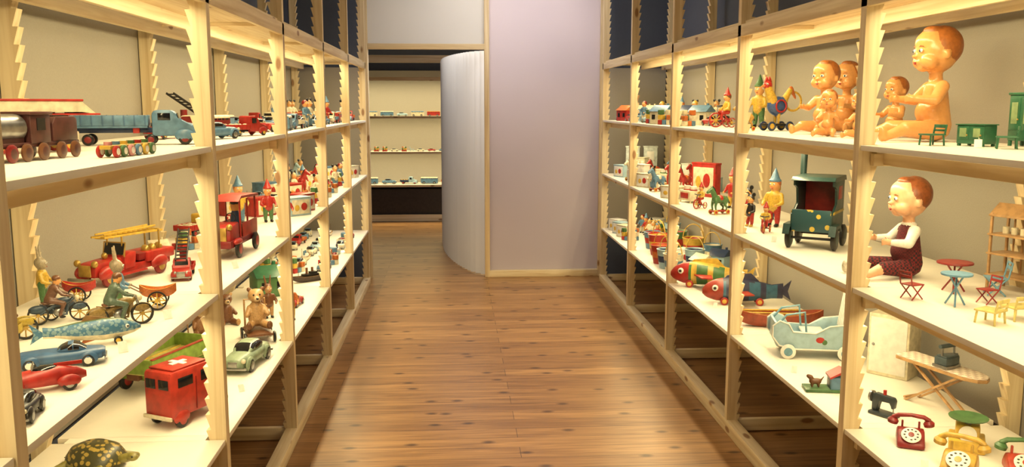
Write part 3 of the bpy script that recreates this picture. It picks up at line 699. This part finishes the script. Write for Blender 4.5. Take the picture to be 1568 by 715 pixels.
def phone(c,dial=WHT,hs=None):
    b=B();hs=hs or c
    b.prism([(-.06,0),(-.06,.025),(-.03,.06),(.0,.062),(.065,.02),(.065,0)],.1,c,bev=.01)
    b.lathe([(0,0),(.034,0),(.036,.004),(.03,.007),(0,.007)],dial,(.036,0,.046),(0,rad(33),0))
    for i in range(10):
        a=i*.6;v=Matrix.Rotation(rad(33),3,'Y')@Vector((.024*math.cos(a),.024*math.sin(a),.007));b.ell(Vector((.036,0,.046))+v,(.0045,.0045,.002),BLK,seg=8)
    b.lathe([(0,0),(.011,0),(.011,.009),(0,.01)],c,(.036,0,.046),(0,rad(33),0),12)
    for y in(-1,1):b.box((-.02,y*.03,.072),(.012,.008,.03),c,.003);b.lathe([(0,0),(.019,0),(.021,.012),(.013,.022),(0,.024)],hs,(-.02,y*.066,.072),(rad(12*y),0,0),14)
    b.tube([(-.02,-.066,.094),(-.02,-.045,.106),(-.02,0,.11),(-.02,.045,.106),(-.02,.066,.094)],[.009,.009,.008,.009,.009],hs,10)
    return b
def iron(c=P((70,84,90)),k=1):
    b=B();o=[(.07,0),(.045,.024),(0,.036),(-.055,.036),(-.055,-.036),(0,-.036),(.045,-.024)]
    b.slab(o,0,.012,STL,.002);b.slab([(x*.9,y*.88) for x,y in o],.012,.045,c,.005);b.slab([(x*.8,y*.7) for x,y in o],.045,.052,c,.002)
    for x in(-.04,.03):b.cyl((x,0,.05),(x,0,.09),.005,STL,seg=8)
    b.cyl((-.055,0,.092),(.045,0,.092),.009,c,seg=12);return b
def ironing_board():
    b=B();cl=checker('board_cover',(226,214,196),(196,176,160),60)
    o=[(.2,0),(.185,.03),(.14,.048),(-.16,.05),(-.17,.045),(-.17,-.045),(-.16,-.05),(.14,-.048),(.185,-.03)]
    b.slab(o,.152,.164,TAN,.002);b.slab([(x*.99,y*.98) for x,y in o],.164,.17,cl,.002)
    for s,y in((1,.034),(1,-.034),(-1,.022),(-1,-.022)):b.prism([(-s*.12-.007,0),(-s*.12+.007,0),(s*.11+.007,.152),(s*.11-.007,.152)],.008,TAN,(0,y,0))
    for x in(-.12,.12):b.cyl((x,-.04,.012),(x,.04,.012),.005,TAN,seg=8)
    return b
def kitchen_scale():
    b=B();b.box((0,0,.02),(.13,.12,.04),YEL,.006);b.prism([(-.04,.04),(-.03,.09),(.03,.09),(.04,.04)],.08,YEL,bev=.006);b.lathe([(0,0),(.03,0),(.03,.004),(0,.004)],WHT,(.04,0,.062),(0,rad(80),0));b.lathe([(0,.1),(.03,.1),(.065,.112),(.067,.116),(.03,.106),(0,.106)],GRN);b.cyl((0,0,.09),(0,0,.1),.012,STL);return b
def stove(c=GRN,c2=RED):
    b=B();b.box((0,0,.05),(.1,.14,.07),c,.005)
    for x in(-1,1):
        for y in(-1,1):b.cyl((x*.04,y*.06,0),(x*.04,y*.06,.02),.006,c)
    for y in(-.035,.035):b.lathe([(0,.085),(.028,.085),(.028,.092),(0,.092)],c2,(0,y,0));b.cyl((0,y,.09),(0,y,.115),.02,WHT,.024)
    b.box((.051,0,.05),(.003,.09,.04),c2,.001);return b
def sewing_machine():
    b=B();c=P((56,66,72));b.box((0,0,.008),(.13,.07,.016),c,.004);b.prism([(-.06,.016),(-.06,.09),(-.045,.105),(.05,.1),(.06,.085),(.055,.045),(.042,.045),(.04,.078),(-.025,.075),(-.03,.016)],.03,c,bev=.006)
    b.lathe([(0,0),(.028,0),(.028,.01),(0,.01)],STL,(-.062,0,.08),(0,rad(-90),0),18);b.cyl((.048,0,.02),(.048,0,.05),.003,STL);b.cyl((0,0,.1),(0,0,.125),.008,RED);return b
def dog_house():
    b=B();b.box((.0,0,.006),(.2,.08,.012),GRN,.002);b.box((.04,0,.035),(.09,.07,.05),BLUE,.002);b.prism([(-.05,.055),(0,.08),(.05,.055),(.05,.062),(0,.09),(-.05,.062)],.08,RED,(.04,0,0))
    b.box((-.0045+.0,0,.03),(.003,.03,.035),BLK)
    p=[('c',(-.07,0,.035),(-.045,0,.035),.012,.012,BRN),('c',(-.075,0,.05),(-.085,0,.055),.01,.008,BRN),('c',(-.07,0,.036),(-.075,0,.05),.009,.009,BRN),('c',(-.035,0,.04),(-.025,0,.055),.004,.002,BRN)]
    for x in(-.07,-.045):
        for s in(-1,1):p.append(('c',(x,s*.006,.032),(x,s*.007,.015),.005,.004,BRN))
    b.blob(p,.0028);return b
def horse(c=P((200,150,60)),c2=RED,c3=NAVY):
    b=B();p=[('c',(-.13,0,.34),(.12,0,.36),.1,.1,c),('c',(.13,0,.4),(.24,0,.6),.075,.055,c),('c',(.24,0,.6),(.36,0,.54),.06,.04,c),('c',(-.2,0,.4),(-.3,0,.25),.03,.02,BLK)]
    for s in(-1,1):
        p+=[('c',(.14,s*.06,.32),(.17,s*.07,.2),.05,.03,c),('c',(.17,s*.07,.2),(.15,s*.07,.08),.028,.02,c),('c',(-.16,s*.06,.33),(-.1,s*.07,.22),.065,.035,c),('c',(-.1,s*.07,.22),(-.17,s*.07,.16),.032,.024,c),('c',(-.17,s*.07,.16),(-.15,s*.07,.08),.024,.02,c),('c',(.24,s*.03,.65),(.25,s*.035,.7),.015,.008,c)]
    b.blob(p,.014);b.ell((0,0,.38),(.09,.115,.085),c2);b.tube([(.12,0,.5),(.17,0,.62),(.22,0,.68)],[.02,.025,.015],BLK)
    b.box((0,0,.07),(.5,.2,.025),c3,.008)
    for x in(-.18,.18):
        for s in(-1,1):b.wheel((x,s*.11,.05),.06,.025,YEL,RED)
    for s in(-1,1):b.ell((.3,s*.045,.6),.01,BLK,seg=8)
    return b
def rooster_toy():
    b=B();b.blob([('e',(0,0,.42),(.2,.11,.17),P((60,90,150))),('c',(.1,0,.5),(.2,0,.72),.09,.07,YEL),('e',(.21,0,.77),(.085,.07,.08),RED),('c',(-.12,0,.5),(-.26,0,.72),.07,.04,YEL),('c',(-.26,0,.72),(-.36,0,.55),.045,.02,ORG),('c',(0,.05,.28),(0,.05,.12),.03,.02,YEL),('c',(0,-.05,.28),(0,-.05,.12),.03,.02,YEL)],.018)
    b.prism([(.14,.83),(.18,.92),(.2,.85),(.24,.92),(.28,.82)],.03,RED);b.cyl((.28,0,.76),(.36,0,.74),.03,ORG,.003,8)
    b.box((0,0,.1),(.5,.2,.04),BLK,.01);b.ring((-.32,0,.5),.16,.02,YEL);b.ring((.0,.11,.42),.1,.015,RED);b.ring((.0,-.11,.42),.1,.015,RED)
    for x in(-.18,.18):
        for s in(-1,1):b.wheel((x,s*.12,.08),.08,.03,NAVY,YEL)
    for s in(-1,1):b.ell((.25,s*.055,.79),.016,WHT,seg=8);b.ell((.26,s*.065,.79),.008,BLK,seg=8)
    return b
def tricycle():
    b=B();b.wheel((.2,0,.2),.2,.04,RED,YEL,8)
    for s in(-1,1):b.wheel((-.2,s*.14,.13),.13,.03,RED,YEL,6)
    b.cyl((-.2,-.14,.13),(-.2,.14,.13),.02,BLK);b.tube([(-.2,0,.13),(-.05,0,.35),(.15,0,.42)],.025,RED);b.tube([(.2,0,.2),(.14,0,.55)],.02,STL);b.tube([(.1,-.15,.58),(.14,0,.56),(.1,.15,.58)],.02,BLK)
    b.blob(figprims(top=YEL,pants=RED,x0=-.12,z0=.1,k=.85,sit=True,hat=RED),.02);face(b,-.12,0,.1,.85);return b
def house(c,rf):
    b=B();b.box((0,0,.04),(.1,.12,.08),c,.002);b.prism([(-.06,.08),(0,.12),(.06,.08)],.13,rf,bev=.001)
    for y in(-.03,.03):b.box((.051,y,.045),(.003,.025,.03),GLS,.0005)
    b.cyl((-.02,.03,.09),(-.02,.03,.13),.008,rf);return b
def gbox(c,c2,w=.14,h=.1,d=.1):
    b=B();b.box((0,0,h/2),(d,w,h),c,.003);b.box((d/2+.001,0,h/2),(.003,w*.85,h*.8),c2,.001);b.ell((d/2+.003,w*.15,h*.5),(.002,w*.15,h*.22),RED,seg=12);b.ell((d/2+.003,-w*.2,h*.45),(.002,w*.12,h*.18),YEL,seg=12);b.box((0,0,h*1.01),(d*1.04,w*1.03,h*.06),c,.002);return b
def blocks():
    b=B();cs=[RED,YEL,GRN,BLUE,CREAM,ORG]
    i=0
    for x in range(3):
        for y in range(3):
            for z in range(1+((x+y)%3)):
                b.box((x*.036-.036,y*.036-.036,.017+z*.034),(.032,.032,.032),cs[i%6],.003);i+=1
    return b
def baby(skin=SKIN,hair=HAIR,top=None,sleeve=None,pants=None,shoe=None,legs=1.0,arms=0,vox=.011):
    b=B();T=top or skin;S=sleeve or skin;Q=pants or skin;F=shoe or skin
    p=[('c',(-.02,0,.13),(0,0,.3),.13,.12,Q if pants else T),('e',(.035,0,.26),(.125,.13,.12),T),('c',(0,0,.3),(0,0,.45),.122,.1,T),('e',(0,0,.47),(.085,.135,.065),T),('c',(0,0,.48),(.01,0,.62),.058,.055,skin)]
    hd=[('e',(.01,0,.785),(.18,.162,.195),skin),('e',(.05,0,.85),(.145,.14,.12),skin),('e',(.12,0,.645),(.055,.06,.042),skin),('e',(.202,0,.735),(.024,.02,.018),skin),('e',(.17,0,.685),(.03,.045,.028),skin)]
    for s in(-1,1):hd+=[('e',(.095,s*.072,.695),(.085,.075,.075),skin),('e',(-.005,s*.163,.745),(.03,.022,.042),skin)]
    hd+=[('e',(-.03,0,.82),(.172,.172,.18),hair),('e',(.06,.02,.955),(.085,.08,.04),hair)]
    p+=hd
    if sleeve:p+=[('e',(.0,0,.53),(.075,.085,.022),sleeve)]
    for s in(-1,1):
        lift=.05 if (arms and s>0) else 0
        e=(.09,s*.2,.36);w=(.23,s*.17,.37+lift)
        p+=[('c',(0,s*.125,.475),e,.058,.048,S),('c',e,w,.046,.034,S if sleeve else skin)]
        d=Vector((.9,-.15*s,.1)).normalized();pc=Vector(w)+d*.035
        p.append(('e',tuple(pc),(.04,.024,.034),skin))
        for i in range(4):
            st=pc+Vector((.028,0,.024-.016*i));m1=st+d*(.03-.004*abs(i-1));m2=m1+Vector((.016,-.012*s,-.012))
            p+=[('c',tuple(st),tuple(m1),.0095,.009,skin),('c',tuple(m1),tuple(m2),.009,.0075,skin)]
        st=pc+Vector((.0,-.02*s,.015));p.append(('c',tuple(st),tuple(st+Vector((.025,-.02*s,.025))),.011,.009,skin))
        hx=.29*legs+.02
        k=(hx,s*.17,.12);a=(hx+.18*legs,s*.2,.055)
        p+=[('c',(.03,s*.085,.1),k,.088,.066,Q),('c',k,a,.06,.036,skin),('e',(a[0]+.035,a[1],.075),(.036,.038,.068),F),('e',(a[0]+.01,a[1],.05),(.04,.036,.04),F)]
    b.blob(p,vox)
    for s in(-1,1):
        b.ell((.176,s*.062,.782),(.014,.028,.018),WHT,seg=12);b.ell((.186,s*.062,.782),(.008,.013,.014),EYB,seg=10);b.ell((.192,s*.062,.783),(.004,.006,.007),BLK,seg=8)
        b.tube([(.182,s*.035,.815),(.184,s*.062,.825),(.17,s*.09,.817)],.0035,HAIR,6)
    b.ell((.196,0,.682),(.012,.026,.007),LIP,seg=10);b.ell((.194,0,.671),(.011,.018,.007),LIP,seg=10)
    return b
# ------------------------------------------------------------------ placement
Z1,Z2,Z3=1.48,1.0,.5
train().put('toy_train',-1.02,2.16,Z1,-97,.95)
roof_wagon().put('toy_tram',-1.17,2.52,Z1,-130,1.05)
flat_truck().put('toy_flatbed_truck',-1.05,3.03,Z1,14,.97)
pull_wagon().put('toy_pull_wagon',-.85,2.37,Z1,82,.85)
car(.2,.08,.07,BLUE).put('toy_car',-.92,3.52,Z1,60)
car(.2,.08,.075,RED,hub=YEL).put('toy_car',-1.13,3.55,Z1,80)
bus(.24,.085,.09,DRED,CREAM).put('toy_bus',-1.05,3.86,Z1,70)
lorry(.22,.08,.085,RED,RED,CREAM,YEL).put('toy_truck',-.9,3.9,Z1,60)
ladder_truck().put('toy_ladder_truck',-1.2,4.2,Z1,60,1.1)
car(.2,.08,.07,RED,CREAM).put('toy_car',-.95,4.4,Z1,50)
# left middle shelf
car(.12,.06,.055,BLK,BLK).put('toy_car',-.853,1.73,Z2,-80)
racer(RED).put('toy_race_car',-.895,1.9,Z2,-152,.7)
car(.22,.085,.065,P((60,104,150)),hub=WHT,sport=True).put('toy_car',-.935,2.09,Z2,-160,.9)
car(.18,.075,.06,P((200,170,60)),hub=RED,sport=True).put('toy_car',-1.2,2.08,Z2,-150,.9)
fish().put('toy_fish_on_wheels',-.93,2.27,Z2,22,.66)
motorcycle().put('toy_motorcycle',-.93,2.46,Z2,35,.18)
motorcycle(P((60,80,100)),P((120,80,60))).put('toy_motorcycle',-1.12,2.52,Z2,30,.16)
motorcycle(P((190,160,50)),P((150,120,60))).put('toy_motorcycle',-1.18,2.31,Z2,-150,.18)
rabbit_cart().put('toy_rabbit_with_cart',-1.22,2.78,Z2,8,.16)
rabbit_cart(P((170,150,120)),BLUE,ORG).put('toy_rabbit_with_cart',-.95,2.68,Z2,12,.17)
fire_engine().put('toy_fire_engine',-1.17,3.17,Z2,-110,.88)
ladder_truck().put('toy_ladder_truck',-.975,3.19,Z2,-78,.95)
house(YEL,CREAM).put('toy_house',-1.2,3.62,Z2,-60,.6)
blocks().put('toy_building_blocks',-1.15,3.82,Z2,-40,.8)
roof_truck().put('toy_delivery_truck',-.92,3.7,Z2,-94)
ship(BLUE,WHT,RED).put('toy_ship',-1.06,4.22,Z2,70,.5)
lorry(.24,.09,.1,YEL,RED,CREAM).put('toy_truck',-1.22,4.25,Z2,70)
person(hat=RED,top=RED,pants=GRN,hair=WHT).put('clown_figurine',-.98,4.7,Z2,-60,.2)
person(top=RED,pants=BLK,hair=BLK,round_ears=BLK).put('mouse_figurine',-.87,4.6,Z2,-60,.17)
person(top=YEL,pants=BLUE,hair=ORG,hat=BLUE).put('clown_figurine',-1.12,4.65,Z2,-60,.22)
# left bottom shelf
turtle().put('toy_turtle',-1.12,2.7,Z3,-20,.62)
tray_truck().put('toy_tipper_truck',-1.18,3.55,Z3,70,.9)
ambulance().put('toy_ambulance',-.965,3.11,Z3,62,.98)
car(.32,.13,.11,P((150,172,140)),hub=STL).put('toy_car',-.9,3.76,Z3,-98)
teddy(cart=True).put('teddy_bear_on_cart',-.95,4.2,Z3,-70,.24)
teddy(BRN,TAN).put('teddy_bear',-1.17,4.5,Z3,-60,.2)
teddy(P((150,100,60)),BRN,True).put('teddy_bear_on_cart',-1.2,4.12,Z3,-50,.17)
person(top=ORG,pants=YEL,hair=RED).put('tin_figurine',-.86,4.55,Z3,-60,.22)
person(top=BRN,pants=TAN,hair=BRN,skin=TAN,ears=BRN).put('rabbit_figurine',-.98,4.62,Z3,-60,.19)
house(GRN,DGN).put('toy_house',-1.1,5.2,Z3,-60,1.5)
ship(P((70,50,40)),BLK,BRN).put('toy_steam_ship',-.92,5.6,Z3,40,.5)
# right top shelf
baby().put('celluloid_baby_doll',1.74,3.12,Z1,176,.415)
baby(legs=.8).put('celluloid_baby_doll',1.69,3.96,Z1,212,.335)
baby(legs=.6).put('celluloid_baby_doll',1.9,4.2,Z1,215,.345)
baby(legs=.9,arms=1,vox=.013).put('celluloid_baby_doll',1.58,3.66,Z1,235,.2)
baby(legs=.6,vox=.013).put('celluloid_baby_doll',1.62,3.45,Z1,215,.19)
baby(legs=.6,vox=.013).put('celluloid_baby_doll',1.82,3.56,Z1,200,.25)
rooster_toy().put('toy_rooster_on_wheels',1.67,4.5,Z1,195,.3)
horse().put('toy_horse_on_wheels',1.49,4.46,Z1,200,.2)
person(hat=GRN,top=YEL,pants=GRN,hair=WHT).put('gnome_figurine',1.8,5.15,Z1,220,.27)
tricycle().put('toy_tricycle_rider',1.6,5.2,Z1,190,.22)
cabinet(DGN,.1,.06,.17).put('dollhouse_armoire',1.83,2.72,Z1,190)
cabinet(DGN,.1,.06,.07,2).put('dollhouse_sideboard',1.68,2.75,Z1,200)
chair(DGN,.09).put('dollhouse_chair',1.56,2.8,Z1,190,.75)
chair(DGN,.09).put('dollhouse_chair',1.66,2.56,Z1,150,.75)
chair(DGN,.09).put('dollhouse_chair',1.77,2.55,Z1,170,.75)
# right middle shelf
carriage().put('toy_carriage_truck',1.58,3.72,Z2,-125,.95)
baby(P((236,176,130),.35,0,.05),P((150,78,36)),VEST,WHT,PLAID,SHOE,1.0).put('plaid_dressed_doll',1.62,3.02,Z2,178,.365)
rtable(P((150,40,36)),.055,.1).put('dollhouse_round_table',1.64,2.75,Z2,0)
rtable(P((110,160,190)),.045,.1).put('dollhouse_round_table',1.535,2.56,Z2,0)
xchair(P((110,160,190))).put('dollhouse_folding_chair',1.75,2.7,Z2,160,.9)
xchair(P((160,44,40))).put('dollhouse_folding_chair',1.45,2.66,Z2,20,.75)
xchair(P((160,44,40))).put('dollhouse_folding_chair',1.65,2.58,Z2,190,.7)
chair(P((226,206,120)),.09).put('dollhouse_chair',1.51,2.34,Z2,120,.8)
chair(P((226,206,120)),.09).put('dollhouse_chair',1.61,2.38,Z2,100,.8)
rack().put('dollhouse_plate_rack',1.86,2.74,Z2,200,.8)
person(hat=BLUE,top=YEL,pants=RED,hair=ORG).put('clown_figurine',1.62,4.35,Z2,220,.26)
person(top=RED,pants=YEL,hair=BLK,round_ears=BLK,shoe=ORG).put('mouse_figurine',1.55,4.55,Z2,210,.19)
person(top=CREAM,pants=BLUE,hair=YEL,hat=RED).put('tin_figurine',1.72,4.6,Z2,210,.2)
person(top=BLK,pants=RED,hair=BLK,round_ears=BLK,shoe=YEL).put('mouse_figurine',1.5,4.36,Z2,210,.17)
tricycle().put('toy_tricycle_rider',1.5,4.14,Z2,240,.14)
horse(GRN,RED,RED).put('toy_horse_on_wheels',1.5,4.88,Z2,200,.23)
gbox(RED,CREAM,.2,.22,.06).put('toy_boxed_set',1.7,5.85,Z2,215)
person(top=RED,pants=YEL,hair=BLK,hat=RED).put('tin_figurine',1.66,5.15,Z2,210,.22)
tricycle().put('toy_tricycle_rider',1.46,5.15,Z2,220,.15)
stove(CREAM,RED).put('toy_stove',1.5,5.5,Z2,200,.9)
gbox(CREAM,WHT,.16,.08,.1).put('toy_boxed_set',1.46,5.75,Z2,215)
# right bottom shelf
pram().put('doll_pram',1.6,3.76,Z3,-12,.97)
rowboat().put('toy_rowing_boat',1.64,4.27,Z3,-8,.88)
big_fish(P((70,120,60)),RED,YEL,.46).put('tin_fish_toy',1.56,5.24,Z3,155)
big_fish(P((60,110,140)),P((180,60,40)),P((60,60,90)),.44).put('tin_fish_toy',1.62,4.78,Z3,170)
dog_house().put('toy_dog_kennel',1.47,3.26,Z3,-10)
ironing_board().put('toy_ironing_board',1.78,3.03,Z3,-72,1.0)
iron().put('toy_flat_iron',1.785,2.99,Z3+.172,20,.85)
sewing_machine().put('toy_sewing_machine',1.545,2.97,Z3,-60,.75)
phone(P((150,34,34)),WHT).put('toy_telephone',1.5,2.7,Z3,-115,.85)
phone(P((214,168,66)),WHT).put('toy_telephone',1.54,2.48,Z3,-130,.95)
kitchen_scale().put('toy_kitchen_scale',1.67,2.66,Z3,-120,.9)
phone(P((206,70,50)),WHT,GRN).put('toy_telephone',1.72,2.45,Z3,-110,.9)
b=B();b.box((0,0,.13),(.12,.17,.26),CREAM,.004);b.box((-.061,0,.13),(.003,.15,.23),WHT,.001);b.ell((-.064,.06,.13),.006,STL);b.put('toy_refrigerator',1.82,3.45,Z3,40)
bucket(RED,YEL).put('toy_sand_bucket',1.53,6.45,Z3,20,1.3)
bucket(GRN,RED).put('toy_sand_bucket',1.7,6.6,Z3,-20,1.3)
bucket(YEL,RED).put('toy_sand_bucket',1.75,6.3,Z3,60,1.25)
bucket(BLUE,RED).put('toy_sand_bucket',1.55,6.75,Z3,60,1.1)
named=[o for o in COL.objects if o.type=='MESH' and o.parent is None and o.location.z>.4 and not o.name.startswith(('wall','ceil'))]
bpy.context.view_layer.update()
def tag(x,y,z,r):
    b=B();b.box((0,0,.016),(.0012,.022,.03),WHT,rot=(0,rad(-35),0));b.tube([(.008,0,.028),(.012,0,.034),(.03,.004,.03)],.0006,WHT,5);o=b.put('price_tag',x,y,z,r)
    t=min(named,key=lambda q:(q.location-Vector((x,y,z))).length);o.parent=t;o.matrix_parent_inverse=t.matrix_world.inverted()
for q in ((-.83,2.2,Z2,-60),(-.83,2.55,Z2,-60),(-.83,3.35,Z2,-50),(-1.03,2.4,Z2,-60),(-.84,3.4,Z3,-60),(1.62,2.64,Z1+0,-120),(1.44,3.85,Z2,-120),(1.44,2.5,Z3,-120),(1.62,2.36,Z3,-120),(1.42,3.5,Z3,-120),(1.6,2.84,Z3,-120),(1.44,4.7,Z3,-120)):tag(*q)
# varied fill further down the aisle
pal=[RED,BLUE,YEL,GRN,CREAM,ORG,DRED,LBL,NAVY,TAN]
T={}
def get(kind,i):
    k=(kind,i)
    if k in T:return T[k]
    a=pal[(i*3+1)%10];c=pal[(i*7+4)%10];d=pal[(i*3+6)%10];pk=[CREAM,LBL,WHT,CREAM][i]
    nm,fn={'car':('toy_car',lambda:car(.17,.075,.065,a,c if i%2 else a)),'bus':('toy_bus',lambda:bus(.2,.075,.08,a,c)),'lorry':('toy_truck',lambda:lorry(.2,.08,.085,a,c,d)),
      'person':('tin_figurine',lambda:person(top=a,pants=c,hair=d,hat=(BLUE if i==3 else None),round_ears=BLK if i==1 else None)),'house':('toy_house',lambda:house(a,c)),'box':('toy_box',lambda:gbox(a,CREAM)),'pbox':('toy_box',lambda:gbox(pk,WHT)),'blocks':('toy_building_blocks',blocks),
      'ship':('toy_ship',lambda:ship(a,WHT,c)),'bucket':('toy_sand_bucket',lambda:bucket(a,c)),'chair':('dollhouse_chair',lambda:chair(a)),'cab':('dollhouse_cabinet',lambda:cabinet(pk)),'stove':('toy_stove',lambda:stove(pk,[RED,WHT,BLUE,GRN][i])),
      'horse':('toy_horse_on_wheels',lambda:horse(a,c,d))}[kind]
    T[k]=(nm,fn,None);return T[k]
SZ={'car':(1.0,.2),'bus':(1,.22),'lorry':(1,.22),'person':(.17,.11),'house':(1.1,.17),'box':(1,.16),'pbox':(1,.16),'blocks':(1,.14),'ship':(.4,.22),'bucket':(1.1,.15),'chair':(1,.11),'cab':(1,.12),'stove':(1,.17),'horse':(.25,.18)}
def place(kind,i,x,y,z,rot,k=1.0):
    nm,fn,o=get(kind,i);s=SZ[kind][0]*k
    if o is None:
        o=fn().put(nm,x,y,z,rot,s);T[(kind,i)]=(nm,fn,o)
    else:dup(o,x,y,z,rot,s)
def fill(side,z,ya,yb,kinds,rows=(.12,.31,.49),k=1.0,dens=.93):
    xf=XL if side<0 else XR
    for r in rows:
        y=ya+R.uniform(0,.06)
        while y<yb:
            kd=R.choice(kinds);w=SZ[kd][1]*k
            if R.random()<dens:
                rot=(90 if R.random()<.5 else -90)+R.uniform(-10,10) if kd in('car','bus','lorry','ship') else (180 if side>0 else 0)+(-1 if side<0 else 1)*R.uniform(20,45)
                place(kd,R.randrange(4),xf+side*r,y+w/2,z,rot,k)
            y+=w+.035
fill(-1,Z1,4.62,7.6,['car','bus','lorry','car','person'])
fill(-1,Z2,4.9,7.6,['person','person','lorry','ship','horse','box','car','blocks'])
fill(-1,Z3,5.85,7.6,['car','ship','lorry','blocks','car'])
fill(-1,Z3,4.8,5.0,['car','lorry'],rows=(.13,))
fill(1,Z1,5.45,7.7,['person','pbox','house','car','chair','blocks'])
fill(1,Z2,6.1,7.1,['pbox','horse','person','box','stove','cab','pbox'])
fill(1,Z2,7.15,7.65,['stove','cab','pbox'],rows=(.12,.31))
fill(1,Z3,6.95,7.7,['bucket','pbox','blocks','person'])
fill(1,Z3,5.6,6.05,['pbox','bucket','house'])
for x in (1.6,1.76):
    cabinet(P((214,224,220)),.12,.1,.25,1).put('toy_refrigerator',x,7.83,Z2,-100)
for z,kinds,kk in((1.46,['bus','bus','car'],.9),(.97,['car','car','blocks','chair','car'],.65),(.51,['bus','car','bus','lorry'],1.2)):
    x=-1.9
    while x<.7:
        kd=R.choice(kinds);w=SZ[kd][1]*kk;place(kd,R.randrange(4),x+w/2,12.55,z,R.uniform(-8,8),kk);x+=w+.025
